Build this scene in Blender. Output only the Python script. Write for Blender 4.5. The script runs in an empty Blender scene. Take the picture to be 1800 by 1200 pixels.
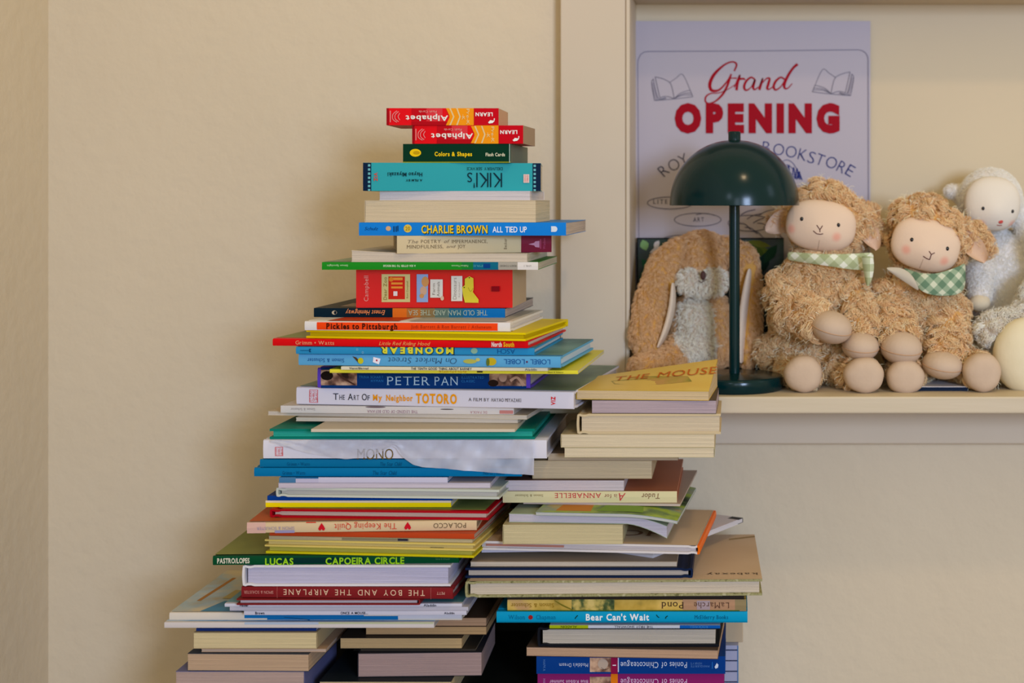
import bpy, bmesh, math, random
import numpy as np
from mathutils import Vector, Matrix

random.seed(7)
rng = np.random.default_rng(11)
C = bpy.context.scene.collection
SC = bpy.context.scene
F = 2500.0            # focal length in pixels of the 1800-wide frame
VX, VY = 1290.0, 350.0  # where the line of sight square to the wall meets the frame
ZC = 0.98             # camera height

# ------------------------------------------------------------------ camera
cam_data = bpy.data.cameras.new('camera')
cam = bpy.data.objects.new('camera', cam_data)
C.objects.link(cam)
cam.location = (0, 0, ZC)
cam.rotation_euler = (math.pi / 2, 0, 0)
cam_data.sensor_width = 36
cam_data.lens = 50
cam_data.shift_x = -(VX - 900) / 1800
cam_data.shift_y = -(600 - VY) / 1800
cam_data.clip_start = 0.05
cam_data.dof.use_dof = True
cam_data.dof.focus_distance = 1.54
cam_data.dof.aperture_fstop = 4.0
SC.camera = cam

# ------------------------------------------------------------------ world, lights, exposure
SC.view_settings.view_transform = 'Standard'
SC.view_settings.look = 'None'
SC.view_settings.gamma = 1
SC.view_settings.exposure = 0.07
SC.view_settings.use_curve_mapping = False
w = bpy.data.worlds.new('world')
SC.world = w
w.use_nodes = True
w.node_tree.nodes['Background'].inputs[0].default_value = (1.0, 0.81, 0.38, 1)
w.node_tree.nodes['Background'].inputs[1].default_value = 0.60


def area(name, loc, target, sx, sy, power, col):
    l = bpy.data.lights.new(name, 'AREA')
    l.shape = 'RECTANGLE'
    l.size, l.size_y = sx, sy
    l.energy = power
    l.color = col
    o = bpy.data.objects.new(name, l)
    C.objects.link(o)
    o.location = loc
    o.rotation_euler = (Vector(target) - Vector(loc)).to_track_quat('-Z', 'Y').to_euler()
    return o


area('window_daylight_right', (1.5, -2.1, 1.36), (-0.3, 1.65, 0.74), 0.75, 0.85, 90, (0.53, 0.68, 1.0))
area('window_daylight_behind', (0.35, -2.7, 1.35), (0.0, 1.6, 0.8), 0.5, 0.9, 7, (0.62, 0.76, 1.0))
area('window_daylight_corner', (-0.65, -2.4, 2.0), (-0.1, 1.6, 0.8), 0.4, 0.6, 5, (0.62, 0.76, 1.0))
area('window_daylight_side', (2.1, 0.9, 1.75), (0.1, 1.7, 0.85), 0.4, 0.6, 1.5, (0.62, 0.76, 1.0))
pl = bpy.data.lights.new('ceiling_bulb', 'POINT')
pl.energy = 22
pl.color = (1.0, 0.72, 0.42)
pl.shadow_soft_size = 0.07
plo = bpy.data.objects.new('ceiling_bulb', pl)
C.objects.link(plo)
plo.location = (0.55, 0.3, 2.55)


# ------------------------------------------------------------------ helpers
def P(x, y, d):
    return Vector(((x - VX) * d / F, d, ZC + (VY - y) * d / F))


def lin(h, k=1.0):
    h = h.lstrip('#')
    out = []
    for i in (0, 2, 4):
        c = int(h[i:i + 2], 16) / 255
        c = c / 12.92 if c <= 0.04045 else ((c + 0.055) / 1.055) ** 2.4
        out.append(min(0.93, c * k))
    return (*out, 1)


K = 1.30
MATS = {}


def ink(col, k):
    """printing inks: purer and, for blues and greens, deeper than the bare estimate"""
    r_, g_, b_, _ = lin(col, k)
    mx, mn = max(r_, g_, b_), min(r_, g_, b_)
    sat = (mx - mn) / (mx + 1e-6)
    cool = min(1, max(0, ((g_ + b_) / 2 - r_) / (mx + 1e-6)))
    f = 1 - 0.36 * cool
    return tuple((c - mn * 0.6 * sat) * f for c in (r_, g_, b_)) + (1,)




def mat(col, rough=0.55, spec=0.05, k=K, coat=0.0):
    key = (col, rough, spec, k, coat)
    if key in MATS:
        return MATS[key]
    m = bpy.data.materials.new('paint_' + col.strip('#'))
    m.use_nodes = True
    b = m.node_tree.nodes['Principled BSDF']
    b.inputs['Base Color'].default_value = ink(col, k)
    b.inputs['Roughness'].default_value = rough
    b.inputs['Specular IOR Level'].default_value = spec
    b.inputs['Coat Weight'].default_value = coat
    b.inputs['Coat Roughness'].default_value = 0.12
    MATS[key] = m
    return m


def nodes(m):
    return m.node_tree.nodes, m.node_tree.links


def noisemat(name, c1, c2, scale, detail=3, rough=0.7, bump=0.0, bscale=None, stretch=(1, 1, 1), lo=0.4, hi=0.6, k=K, spec=0.2, cols=None):
    m = bpy.data.materials.new(name)
    m.use_nodes = True
    n, l = nodes(m)
    b = n['Principled BSDF']
    b.inputs['Roughness'].default_value = rough
    b.inputs['Specular IOR Level'].default_value = spec
    tc = n.new('ShaderNodeTexCoord')
    mp = n.new('ShaderNodeMapping')
    mp.inputs['Scale'].default_value = stretch
    l.new(tc.outputs['Object'], mp.inputs[0])
    t = n.new('ShaderNodeTexNoise')
    t.inputs['Scale'].default_value = scale
    t.inputs['Detail'].default_value = detail
    l.new(mp.outputs[0], t.inputs[0])
    r = n.new('ShaderNodeValToRGB')
    l.new(t.outputs[0], r.inputs[0])
    cs = cols or [c1, c2]
    e = r.color_ramp.elements
    e[0].position, e[0].color = lo, lin(cs[0], k)
    e[1].position, e[1].color = hi, lin(cs[-1], k)
    for i in range(1, len(cs) - 1):
        x = e.new(lo + (hi - lo) * i / (len(cs) - 1))
        x.color = lin(cs[i], k)
    l.new(r.outputs[0], b.inputs['Base Color'])
    if bump:
        t2 = n.new('ShaderNodeTexNoise')
        t2.inputs['Scale'].default_value = bscale or scale
        t2.inputs['Detail'].default_value = 4
        l.new(mp.outputs[0], t2.inputs[0])
        bp = n.new('ShaderNodeBump')
        bp.inputs['Strength'].default_value = bump
        bp.inputs['Distance'].default_value = 0.002
        l.new(t2.outputs[0], bp.inputs['Height'])
        l.new(bp.outputs[0], b.inputs['Normal'])
    return m


PAGES = {}


def pagemat(col):
    if col not in PAGES:
        m = noisemat('pages_' + col.strip('#'), col, col, 1.0, 2, 0.85, 0.55, 1.0, (6, 6, 1900), spec=0.05)
        r = [x for x in m.node_tree.nodes if x.type == 'VALTORGB'][0]
        a = lin(col, K)
        r.color_ramp.elements[0].color = tuple(v * 0.82 for v in a[:3]) + (1,)
        r.color_ramp.elements[0].position = 0.3
        r.color_ramp.elements[1].position = 0.62
        PAGES[col] = m
    return PAGES[col]


ARTS = {}


def art(*cols, scale=14, stretch=(1, 1, 1), rough=0.4):
    key = (cols, scale)
    if key not in ARTS:
        ARTS[key] = noisemat('cover_art', None, None, scale, 4, rough, cols=list(cols), lo=0.33, hi=0.66, stretch=stretch, spec=0.1)
    return ARTS[key]


class G:
    """collects faces of several materials into one mesh"""

    def __init__(s):
        s.v, s.f, s.m, s.mats, s.smooth = [], [], [], [], []

    def slot(s, m):
        if m not in s.mats:
            s.mats.append(m)
        return s.mats.index(m)

    def add(s, verts, faces, m, smooth=False):
        o = len(s.v)
        i = s.slot(m)
        s.v += [tuple(v) for v in verts]
        for f in faces:
            s.f.append([o + k for k in f])
            s.m.append(i)
            s.smooth.append(smooth)

    def box(s, a, b, m, nx=1):
        x0, y0, z0 = a
        x1, y1, z1 = b
        vs = []
        for i in range(nx + 1):
            x = x0 + (x1 - x0) * i / nx
            vs += [(x, y0, z0), (x, y1, z0), (x, y1, z1), (x, y0, z1)]
        fs = [[0, 1, 2, 3][::-1], [4 * nx + k for k in (0, 1, 2, 3)]]
        for i in range(nx):
            o = 4 * i
            for k in range(4):
                fs.append([o + k, o + (k + 1) % 4, o + 4 + (k + 1) % 4, o + 4 + k])
        s.add(vs, fs, m)

    def tube(s, pts, r, m, n=6, closed=False):
        pts = [Vector(p) for p in pts]
        N = len(pts)
        rs = r if isinstance(r, (list, tuple)) else [r] * N
        vs = []
        for i, p in enumerate(pts):
            t = (pts[min(i + 1, N - 1)] - pts[max(i - 1, 0)]).normalized()
            u = t.orthogonal().normalized() if i == 0 else (u - t * u.dot(t)).normalized()
            b = t.cross(u)
            for k in range(n):
                a = 2 * math.pi * k / n
                vs.append(p + (u * math.cos(a) + b * math.sin(a)) * rs[i])
        fs = []
        for i in range(N - 1):
            for k in range(n):
                fs.append([i * n + k, i * n + (k + 1) % n, (i + 1) * n + (k + 1) % n, (i + 1) * n + k])
        fs.append(list(range(n))[::-1])
        fs.append([(N - 1) * n + k for k in range(n)])
        s.add(vs, fs, m, True)

    def lathe(s, prof, m, n=64, smooth=True):
        vs, fs = [], []
        for r, z in prof:
            for k in range(n):
                a = 2 * math.pi * k / n
                vs.append((r * math.cos(a), r * math.sin(a), z))
        for i in range(len(prof) - 1):
            for k in range(n):
                fs.append([i * n + k, i * n + (k + 1) % n, (i + 1) * n + (k + 1) % n, (i + 1) * n + k])
        s.add(vs, fs, m, smooth)

    def build(s, name, parent=None, loc=None, deform=None):
        me = bpy.data.meshes.new(name)
        vs = [tuple(deform(Vector(v))) for v in s.v] if deform else s.v
        me.from_pydata(vs, [], s.f)
        for m in s.mats:
            me.materials.append(m)
        me.polygons.foreach_set('material_index', s.m)
        me.polygons.foreach_set('use_smooth', s.smooth)
        me.update()
        o = bpy.data.objects.new(name, me)
        C.objects.link(o)
        if parent:
            o.parent = parent
        if loc is not None:
            o.location = loc
        return o


def thing(name, label, cat, loc, rz=0.0, group=None):
    o = bpy.data.objects.new(name, None)
    C.objects.link(o)
    o.empty_display_size = 0.02
    o.location = loc
    o.rotation_euler = (0, 0, rz)
    tag(o, label, cat, group)
    return o


def tag(o, label, cat, group=None):
    o['label'] = label
    o['category'] = cat
    if group:
        o['group'] = group
    return o


def struct(o, label=None):
    o['kind'] = 'structure'
    if label:
        o['label'] = label
    return o


def fixnormals(o, bevel=0.0, seg=2):
    bm = bmesh.new()
    bm.from_mesh(o.data)
    bmesh.ops.recalc_face_normals(bm, faces=bm.faces)
    bm.to_mesh(o.data)
    bm.free()
    if bevel:
        md = o.modifiers.new('bevel', 'BEVEL')
        md.width = bevel
        md.segments = seg
        md.limit_method = 'ANGLE'
    return o


# ------------------------------------------------------------------ lettering (glyph outlines of the built-in font, laid out here)
GLY = {}
SERIF = {
    'A': ((.07, .93), ()), 'B': ((.12,), (.12,)), 'D': ((.12,), (.12,)), 'E': ((.12,), (.12,)), 'F': ((.14,), (.14,)), 'H': ((.1, .9), (.1, .9)),
    'I': ((.5,), (.5,)), 'J': ((), (.8,)), 'K': ((.12, .9), (.12, .9)), 'L': ((.14,), (.14,)), 'M': ((.07, .93), (.07, .93)), 'N': ((.08,), (.08, .92)),
    'P': ((.13,), (.13,)), 'R': ((.12, .92), (.12,)), 'T': ((.5,), (.05, .95)), 'U': ((), (.1, .9)), 'V': ((), (.06, .94)), 'W': ((), (.05, .95)),
    'X': ((.07, .93), (.07, .93)), 'Y': ((.5,), (.07, .93)), 'a': ((.92,), ()), 'b': ((), (.1,)), 'd': ((.92,), (.9,)), 'f': ((.45,), ()),
    'h': ((.12, .88), (.12,)), 'i': ((.5,), ()), 'k': ((.12, .9), (.12,)), 'l': ((.5,), (.4,)), 'm': ((.06, .5, .94), (.06,)), 'n': ((.1, .9), (.1,)),
    'p': ((), (.1,)), 'r': ((.2,), (.2,)), 'u': ((.92,), (.1, .9)), 'v': ((), (.07, .93)), 'w': ((), (.05, .95)), 'y': ((), (.07, .93)),
    'x': ((.08, .92), (.08, .92)), '1': ((.6,), ())}


def glyph(ch, off, serif):
    key = (ch, off, serif)
    if key in GLY:
        return GLY[key]
    cu = bpy.data.curves.new('glyph', 'FONT')
    cu.body = ch
    cu.size = 1.0
    cu.resolution_u = 3
    cu.offset = off
    ob = bpy.data.objects.new('glyph', cu)
    me = bpy.data.meshes.new_from_object(ob)
    vs = [(v.co.x, v.co.y) for v in me.vertices]
    fs = [list(p.vertices) for p in me.polygons]
    bpy.data.objects.remove(ob)
    bpy.data.meshes.remove(me)
    bpy.data.curves.remove(cu)
    if not vs:
        vs = [(0, 0)]
    x0 = min(v[0] for v in vs)
    x1 = max(v[0] for v in vs)
    yt = max(v[1] for v in vs)
    if serif and ch in SERIF:
        b, t = SERIF[ch]
        hw, hh = .085, .035
        for lst, y0, y1 in ((b, 0, hh), (t, yt - hh, yt)):
            for f in lst:
                c = x0 + (x1 - x0) * f
                o = len(vs)
                vs += [(c - hw, y0), (c + hw, y0), (c + hw, y1), (c - hw, y1)]
                fs.append([o, o + 1, o + 2, o + 3])
        x0 -= .04
        x1 += .04
    GLY[key] = ([(v[0] - x0, v[1]) for v in vs], fs, x1 - x0)
    return GLY[key]


def text2d(s, off=0.0, serif=False, track=0.09, shear=0.0):
    vs, fs, x = [], [], 0.0
    for ch in s:
        if ch == ' ':
            x += 0.26 + track
            continue
        gv, gf, wd = glyph(ch, off, serif)
        o = len(vs)
        vs += [(x + a + b * shear, b) for a, b in gv]
        fs += [[o + k for k in f] for f in gf]
        x += wd + track
    return vs, fs, x - track


def stroke2d(pts, wds, n=6):
    """brush stroke along a smooth curve through 2D points -> verts, faces"""
    p = np.array(pts, float)
    N = len(p)
    q, ww = [], []
    for i in range(N - 1):
        p0, p1, p2, p3 = p[max(i - 1, 0)], p[i], p[i + 1], p[min(i + 2, N - 1)]
        for k in range(n):
            t = k / n
            q.append(0.5 * ((2 * p1) + (-p0 + p2) * t + (2 * p0 - 5 * p1 + 4 * p2 - p3) * t * t + (-p0 + 3 * p1 - 3 * p2 + p3) * t ** 3))
            ww.append(wds[i] * (1 - t) + wds[i + 1] * t)
    q.append(p[-1])
    ww.append(wds[-1])
    q = np.array(q)
    tg = np.gradient(q, axis=0)
    tg /= (np.linalg.norm(tg, axis=1)[:, None] + 1e-9)
    nr = np.stack([-tg[:, 1], tg[:, 0]], 1) * (np.array(ww)[:, None] / 2)
    vs = []
    for a, b in zip(q, nr):
        vs += [tuple(a + b), tuple(a - b)]
    fs = [[2 * i, 2 * i + 1, 2 * i + 3, 2 * i + 2] for i in range(len(q) - 1)]
    return vs, fs


def decorate(g, decor, to3, pxm):
    """print rectangles, ellipses, polygons, strokes and lettering on a face.
    to3(px, py, layer) -> local point; photo pixels are only the measure of the face."""
    for li, dd in enumerate(decor):
        kind = dd[0]
        if kind != 'r':
            li += 1000      # lettering and figures stay flat, full-width bands follow the round of the spine
        m = None
        if kind == 'r':
            _, x0, y0, x1, y1, col = dd
            m = col if not isinstance(col, str) else mat(col, 0.4)
            nx, ny = max(1, min(12, int((x1 - x0) / 20))), 16
            vs = [to3(x0 + (x1 - x0) * i / nx, y0 + (y1 - y0) * j / ny, li) for j in range(ny + 1) for i in range(nx + 1)]
            fs = [[j * (nx + 1) + i, j * (nx + 1) + i + 1, (j + 1) * (nx + 1) + i + 1, (j + 1) * (nx + 1) + i] for j in range(ny) for i in range(nx)]
            g.add(vs, fs, m)
        elif kind == 'e':
            _, cx, cy, rx, ry, col = dd
            n = 28
            vs = [to3(cx, cy, li)] + [to3(cx + rx * math.cos(2 * math.pi * k / n), cy + ry * math.sin(2 * math.pi * k / n), li) for k in range(n)]
            g.add(vs, [[0, 1 + k, 1 + (k + 1) % n] for k in range(n)], mat(col, 0.4))
        elif kind == 'o':   # outline ellipse
            _, cx, cy, rx, ry, wd, col = dd
            n = 48
            vs = []
            for k in range(n):
                a = 2 * math.pi * k / n
                for q in (-wd / 2, wd / 2):
                    vs.append(to3(cx + (rx + q) * math.cos(a), cy + (ry + q) * math.sin(a), li))
            g.add(vs, [[2 * k, 2 * k + 1, (2 * k + 3) % (2 * n), (2 * k + 2) % (2 * n)] for k in range(n)], mat(col, 0.5))
        elif kind == 'p':
            _, pts, col = dd
            g.add([to3(x, y, li) for x, y in pts], [list(range(len(pts)))], mat(col, 0.4))
        elif kind == 's':
            _, pts, wds, col = dd
            if not isinstance(wds, (list, tuple)):
                wds = [wds] * len(pts)
            vs, fs = stroke2d(pts, wds)
            g.add([to3(x, y, li) for x, y in vs], fs, mat(col, 0.5))
        elif kind == 't':
            _, s, cx, cy, h, wpx, col = dd[:7]
            o = dd[7] if len(dd) > 7 else {}
            vs, fs, wd = text2d(s, o.get('b', 0.0), o.get('serif', False), o.get('track', 0.09), o.get('sh', 0.0))
            ch = 0.727
            sy = h / ch
            sx = wpx / wd
            rot = math.radians(o.get('rot', 0))
            ca, sa = math.cos(rot), math.sin(rot)
            arc = o.get('arc')
            out = []
            for x, y in vs:
                u, v = (x - wd / 2) * sx, (y - ch / 2) * sy
                px, py = cx + u * ca + v * sa, cy + u * sa - v * ca
                out.append(to3(px, py, li))
            g.add(out, fs, mat(col, 0.45))


# ------------------------------------------------------------------ room
wall_mat = noisemat('wall_plaster', '#c3b59c', '#bfb198', 3, 2, 0.9, 0.75, 48, lo=0.3, hi=0.7, spec=0.08)
recess_mat = noisemat('recess_plaster', '#c0b196', '#bcad91', 3, 2, 0.9, 0.2, 34, lo=0.3, hi=0.7, spec=0.08)
trim_mat = noisemat('trim_paint', '#bcae99', '#b8aa94', 5, 3, 0.5, 0.12, 26, stretch=(1, 1, 1), lo=0.3, hi=0.7, spec=0.25)
shelf_mat = noisemat('sill_paint', '#bcae96', '#b6a88d', 9, 4, 0.5, 0.25, 30, stretch=(0.35, 3, 3), lo=0.3, hi=0.7, spec=0.25)
floor_mat = noisemat('floor_boards', '#6e5138', '#59402b', 5, 4, 0.5, 0.1, 20, stretch=(0.3, 4, 1), lo=0.3, hi=0.7)

DW = 1.78                                   # wall face
DB = 1.87                                   # back of the recess
XL = P(85, 0, DW).x
XO = P(1107, 0, 1.755).x                    # opening of the recess, left
XR = 0.80
ZT = P(0, -20, 1.755).z                     # head of the opening
ZS = P(0, 697, 1.62).z                      # sill top
ZB = P(0, 727, 1.62).z                      # sill underside

g = G()
g.box((XL - 0.1, DW, 0), (XO - 0.004, DB + 0.1, 2.6), wall_mat)
g.box((XO - 0.004, DW, 0), (2.3, DB + 0.1, ZB), wall_mat)
g.box((XO, DW, ZT), (2.3, DB + 0.1, 2.6), wall_mat)
g.box((XR, DW, ZB), (2.3, DB + 0.1, ZT), wall_mat)
struct(fixnormals(g.build('wall_back')))
g = G()
g.box((XL - 0.1, -0.6, 0), (XL, DW, 2.6), wall_mat)
struct(fixnormals(g.build('wall_left')))
g = G()
g.box((XO, DB, ZB), (XR, DB + 0.1, ZT), recess_mat)
struct(fixnormals(g.build('wall_recess')))
g = G()
g.box((XL - 0.1, -2.8, -0.05), (2.3, DW + 0.2, 0), floor_mat)
struct(fixnormals(g.build('floor')))
# casing, jamb bead, head casing, sill, apron
xc = P(985, 0, 1.755).x
xb = P(1099, 0, 1.755).x
g = G()
g.box((xc, 1.755, ZS), (xb, DW, ZT + 0.085), trim_mat)
struct(fixnormals(g.build('trim_1'), 0.0015))
g = G()
g.box((xb, 1.7565, ZS), (xb + 0.0012, DW, ZT), trim_mat)
g.box((xb + 0.0012, 1.754, ZS), (XO, DB, ZT), trim_mat)
struct(fixnormals(g.build('trim_2'), 0.001))
g = G()
g.box((xb, 1.755, ZT), (XR + 0.08, DW, ZT + 0.085), trim_mat)
g.box((XO, 1.757, ZT - 0.004), (XR, DB, ZT), trim_mat)
struct(fixnormals(g.build('trim_3'), 0.001))
g = G()
g.box((xc - 0.012, 1.62, ZB), (XR + 0.1, DB, ZS), shelf_mat)
struct(fixnormals(g.build('trim_4'), 0.002))
g = G()
za = P(0, 780, 1.758).z
g.box((xc, 1.758, za), (XR + 0.1, DW, ZB), trim_mat)
struct(fixnormals(g.build('trim_5'), 0.0015))

# added dark bench that carries the piles; its tall panel darkens the gaps
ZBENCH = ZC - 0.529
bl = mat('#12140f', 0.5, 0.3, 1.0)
be = thing('bench', 'added black wooden bench under the book piles, its back panel darkening the gaps', 'bench', (-0.28, 1.6, 0))
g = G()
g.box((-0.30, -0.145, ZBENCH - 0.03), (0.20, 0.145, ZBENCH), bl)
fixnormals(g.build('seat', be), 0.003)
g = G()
g.box((-0.236, 0.148, ZBENCH - 0.03), (0.062, 0.166, P(0, 712, 1.76).z), mat('#1b1d16', 0.6, 0.2, 1.0))  # added dark panel, stands in for the shade between the piles
fixnormals(g.build('gap_shade_panel', be), 0.004)
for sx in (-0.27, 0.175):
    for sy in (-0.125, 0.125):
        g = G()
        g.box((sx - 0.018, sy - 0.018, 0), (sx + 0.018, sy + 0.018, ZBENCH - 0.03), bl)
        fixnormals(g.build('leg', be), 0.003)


# ------------------------------------------------------------------ books
def profile(W, T, t, hard):
    bul = min(0.0008, T * 0.07) if hard else min(0.0003, T * 0.05)
    j = 0.0009 if (hard and T > 0.008) else 0.0
    out = [(W, 0.0), (0.012, 0.0), (0.0085, j), (0.0055, j), (0.0025, 0.0)]
    inn = [(W, t), (0.012, t), (0.0085, t + j), (0.0055, t + j), (max(0.0025, t), t)]
    ns = 16
    for k in range(ns + 1):
        s = k / ns
        y = -bul * (1 - (2 * s - 1) ** 2)
        z = T * s
        if hard:
            z = T * 0.04 + T * 0.92 * s
        out.append((y, z))
        inn.append((y + t, min(max(z, t), T - t)))
    out += [(a, T - b) for a, b in out[4::-1]]
    inn += [(a, T - b) for a, b in inn[4::-1]]
    return out, inn, bul


def book(sp, z, dbase, group):
    (x0, x1, yt, yb, name, label, kind, spine, D, cover, page) = sp[:11]
    o = sp[11] if len(sp) > 11 else {}
    d = o.get('d')
    if d is None:
        if yb > 480:
            d = (ZC - z) * F / (yb - VY)
            d = min(max(d, dbase - 0.032), dbase + 0.05)
        else:
            d = dbase
    yaw = math.radians(o.get('yaw', 0))
    T = (yb - yt) * d / F * o.get('k', 1.0) - 0.0002
    L = (x1 - x0) * d / F / math.cos(yaw)
    cx = (x0 + x1) / 2
    X = (cx - VX) * d / F
    cat = {'box': 'box'}.get(kind, 'book')
    cat = o.get('cat', cat)
    root = thing(name, label, cat, (X, d, z), yaw, group)
    warp = o.get('warp')
    cm = cover if not isinstance(cover, str) else mat(cover, o.get('rough', 0.38), 0.05, K, o.get('coat', 0.0))
    pm = pagemat(page) if page else None
    decor = o.get('decor', [])
    mid = (yt + yb) / 2
    if kind == 'box':
        g = G()
        g.box((-L / 2, 0, 0), (L / 2, D, T), cm)
        ob = g.build('carton', root)
        fixnormals(ob)
        if o.get('side'):
            ob.data.materials.append(pagemat(o['side']) if o.get('sidepage') else mat(o['side'], 0.5))
            for p in ob.data.polygons:
                if p.normal.x > 0.9:
                    p.material_index = 1
        bul = 0.0
        g = G()

        def to3(px, py, li):
            return ((px - cx) * d / F / math.cos(yaw), -0.00025 - 0.00012 * (li % 1000), min(max((yb - yt) / 2 - py, 0), yb - yt) * d / F)
        if decor:
            decorate(g, decor, to3, d / F)
            me = g.build('print')
            bm = bmesh.new()
            bm.from_mesh(ob.data)
            base = len(ob.data.materials)
            for m in me.data.materials:
                ob.data.materials.append(m)
            n0 = len(bm.faces)
            bm.from_mesh(me.data)
            bm.faces.ensure_lookup_table()
            for i in range(n0, len(bm.faces)):
                bm.faces[i].material_index += base
            bm.to_mesh(ob.data)
            bm.free()
            mm = me.data
            bpy.data.objects.remove(me)
            bpy.data.meshes.remove(mm)
        return root, z + T + 0.0002, d, T, L
    hard = kind == 'hc'
    t = (min(0.0024, T * 0.24) if hard else min(0.0005, T * 0.12))
    ov = o.get('ov', 0.003 if hard else 0.0003)
    if spine in ('front', 'back'):
        Lc, W = L, D
    else:
        Lc, W = D, L

    def cv(x, y, z_):
        if spine == 'front':
            return (x, y, z_)
        if spine == 'back':
            return (-x, D - y, z_)
        if spine == 'left':
            return (y - L / 2, D / 2 - x, z_)
        return (L / 2 - y, x + D / 2, z_)
    out, inn, bul = profile(W, T, t, hard)
    n = len(out)
    NX = 24 if warp else 10
    g = G()
    vs = []
    for i in range(NX + 1):
        x = -Lc / 2 + Lc * i / NX
        vs += [cv(x, a, b) for a, b in out] + [cv(x, a, b) for a, b in inn]
    fs = []
    for i in range(NX):
        A, B = 2 * n * i, 2 * n * (i + 1)
        for k in range(n - 1):
            fs.append([A + k, A + k + 1, B + k + 1, B + k])
            fs.append([A + n + k + 1, A + n + k, B + n + k, B + n + k + 1])
        fs.append([A, B, B + n, A + n])
        fs.append([A + n - 1, A + 2 * n - 1, B + 2 * n - 1, B + n - 1])
    for i, rev in ((0, 1), (NX, 0)):
        A = 2 * n * i
        for k in range(n - 1):
            q = [A + k, A + k + 1, A + n + k + 1, A + n + k]
            fs.append(q[::-1] if not rev else q)
    g.add(vs, fs, cm)
    if decor:
        def to3(px, py, li):
            zz = min(max((yb - yt) / 2 - py, 0), yb - yt) * d / F
            s = min(1, max(0, (zz / T - .04) / .92)) if hard else zz / T
            if spine == 'front':
                yy = -bul * (1 - (2 * s - 1) ** 2) if li < 1000 else -bul - 0.0001
            else:
                yy = (ov if o.get('onpage') else 0)
            return ((px - cx) * d / F / math.cos(yaw), yy - 0.00028 - 0.00004 * (li % 1000), zz)
        decorate(g, decor, to3, d / F)
    if o.get('top'):      # printed front cover seen from above: (material, polygon in cover fractions)
        for li, (m, pts) in enumerate(o['top']):
            m = m if not isinstance(m, str) else mat(m, 0.4, 0.05)
            if len(pts) == 4:
                N = 10
                q = [[(-L / 2 + L * ((pts[0][0] * (1 - u) + pts[1][0] * u) * (1 - v) + (pts[3][0] * (1 - u) + pts[2][0] * u) * v),
                       D * ((pts[0][1] * (1 - u) + pts[1][1] * u) * (1 - v) + (pts[3][1] * (1 - u) + pts[2][1] * u) * v), T + 0.00015 + 0.0001 * li)
                      for u in [i / N for i in range(N + 1)]] for v in [j / N for j in range(N + 1)]]
                g.add([p_ for row in q for p_ in row], [[j * (N + 1) + i, j * (N + 1) + i + 1, (j + 1) * (N + 1) + i + 1, (j + 1) * (N + 1) + i] for j in range(N) for i in range(N)], m)
            else:
                g.add([(-L / 2 + a * L, b * D, T + 0.00015 + 0.0001 * li) for a, b in pts], [list(range(len(pts)))], m)
    for (tx, fx, fy, hh, ww, col, rot) in o.get('toptext', []):
        vs2, fs2, wd = text2d(tx, -0.004, True)
        ca, sa = math.cos(math.radians(rot)), math.sin(math.radians(rot))
        pts3 = []
        for a, b in vs2:
            u, v = (a - wd / 2) * ww / wd, b * hh / 0.727
            pts3.append((-L / 2 + fx * L + u * ca - v * sa, fy * D + (0 if not rot else hh) + u * sa + v * ca, T + 0.0006))
        g.add(pts3, fs2, mat(col, 0.5))
    cobj = g.build('cover', root, deform=warp)
    if o.get('spine_color'):
        cobj.data.materials.append(mat(o['spine_color'], 0.4))
        k = len(cobj.data.materials) - 1
        for p in cobj.data.polygons:
            if (spine == 'right' and p.center.x > L / 2 - 0.0035) or (spine == 'back' and p.center.y > D - 0.012 and p.center.x > L / 2 - 0.02):
                p.material_index = k
    bm = bmesh.new()
    bm.from_mesh(cobj.data)
    bm.normal_update()
    bm.to_mesh(cobj.data)
    bm.free()
    # page block
    g = G()
    a0, a1 = -Lc / 2 + ov, Lc / 2 - ov
    b0, b1 = t + bul * 0 + (0.002 if hard else 0.0002), W - ov
    vs = []
    MX, MZ = (24 if warp else 12), 1
    pts = [(b0, t), (b1, t), (b1, T - t), (b0, T - t)]
    for i in range(MX + 1):
        x = a0 + (a1 - a0) * i / MX
        vs += [cv(x, a, b) for a, b in pts]
    fs = [[3, 2, 1, 0], [4 * MX + k for k in range(4)]]
    for i in range(MX):
        A, B = 4 * i, 4 * i + 4
        for k in range(4):
            fs.append([A + k, A + (k + 1) % 4, B + (k + 1) % 4, B + k])
    g.add(vs, fs, pm)
    pb = g.build('page_block', root, deform=warp)
    fixnormals(pb)
    return root, z + T + 0.0002, d, T, L


def pile(specs, z, dbase, group):
    """specs listed from the top down; built from the bottom up so that each rests on the one below"""
    made = {}
    for sp in reversed(specs):
        root, z, d, T, L = book(sp, z, dbase, group)
        made[sp[5]] = (root, d, T, L)
    return z, made


def t(s, x0, x1, y, h, col, **o):
    return ('t', s, (x0 + x1) / 2, y, h, x1 - x0, col, o)


def r(x0, x1, col, y0=-99, y1=99):
    return ('r', x0, y0, x1, y1, col)


UP = {'rot': 180}
US = {'rot': 180, 'serif': True}
WT = '#d8d0c8'


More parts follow.
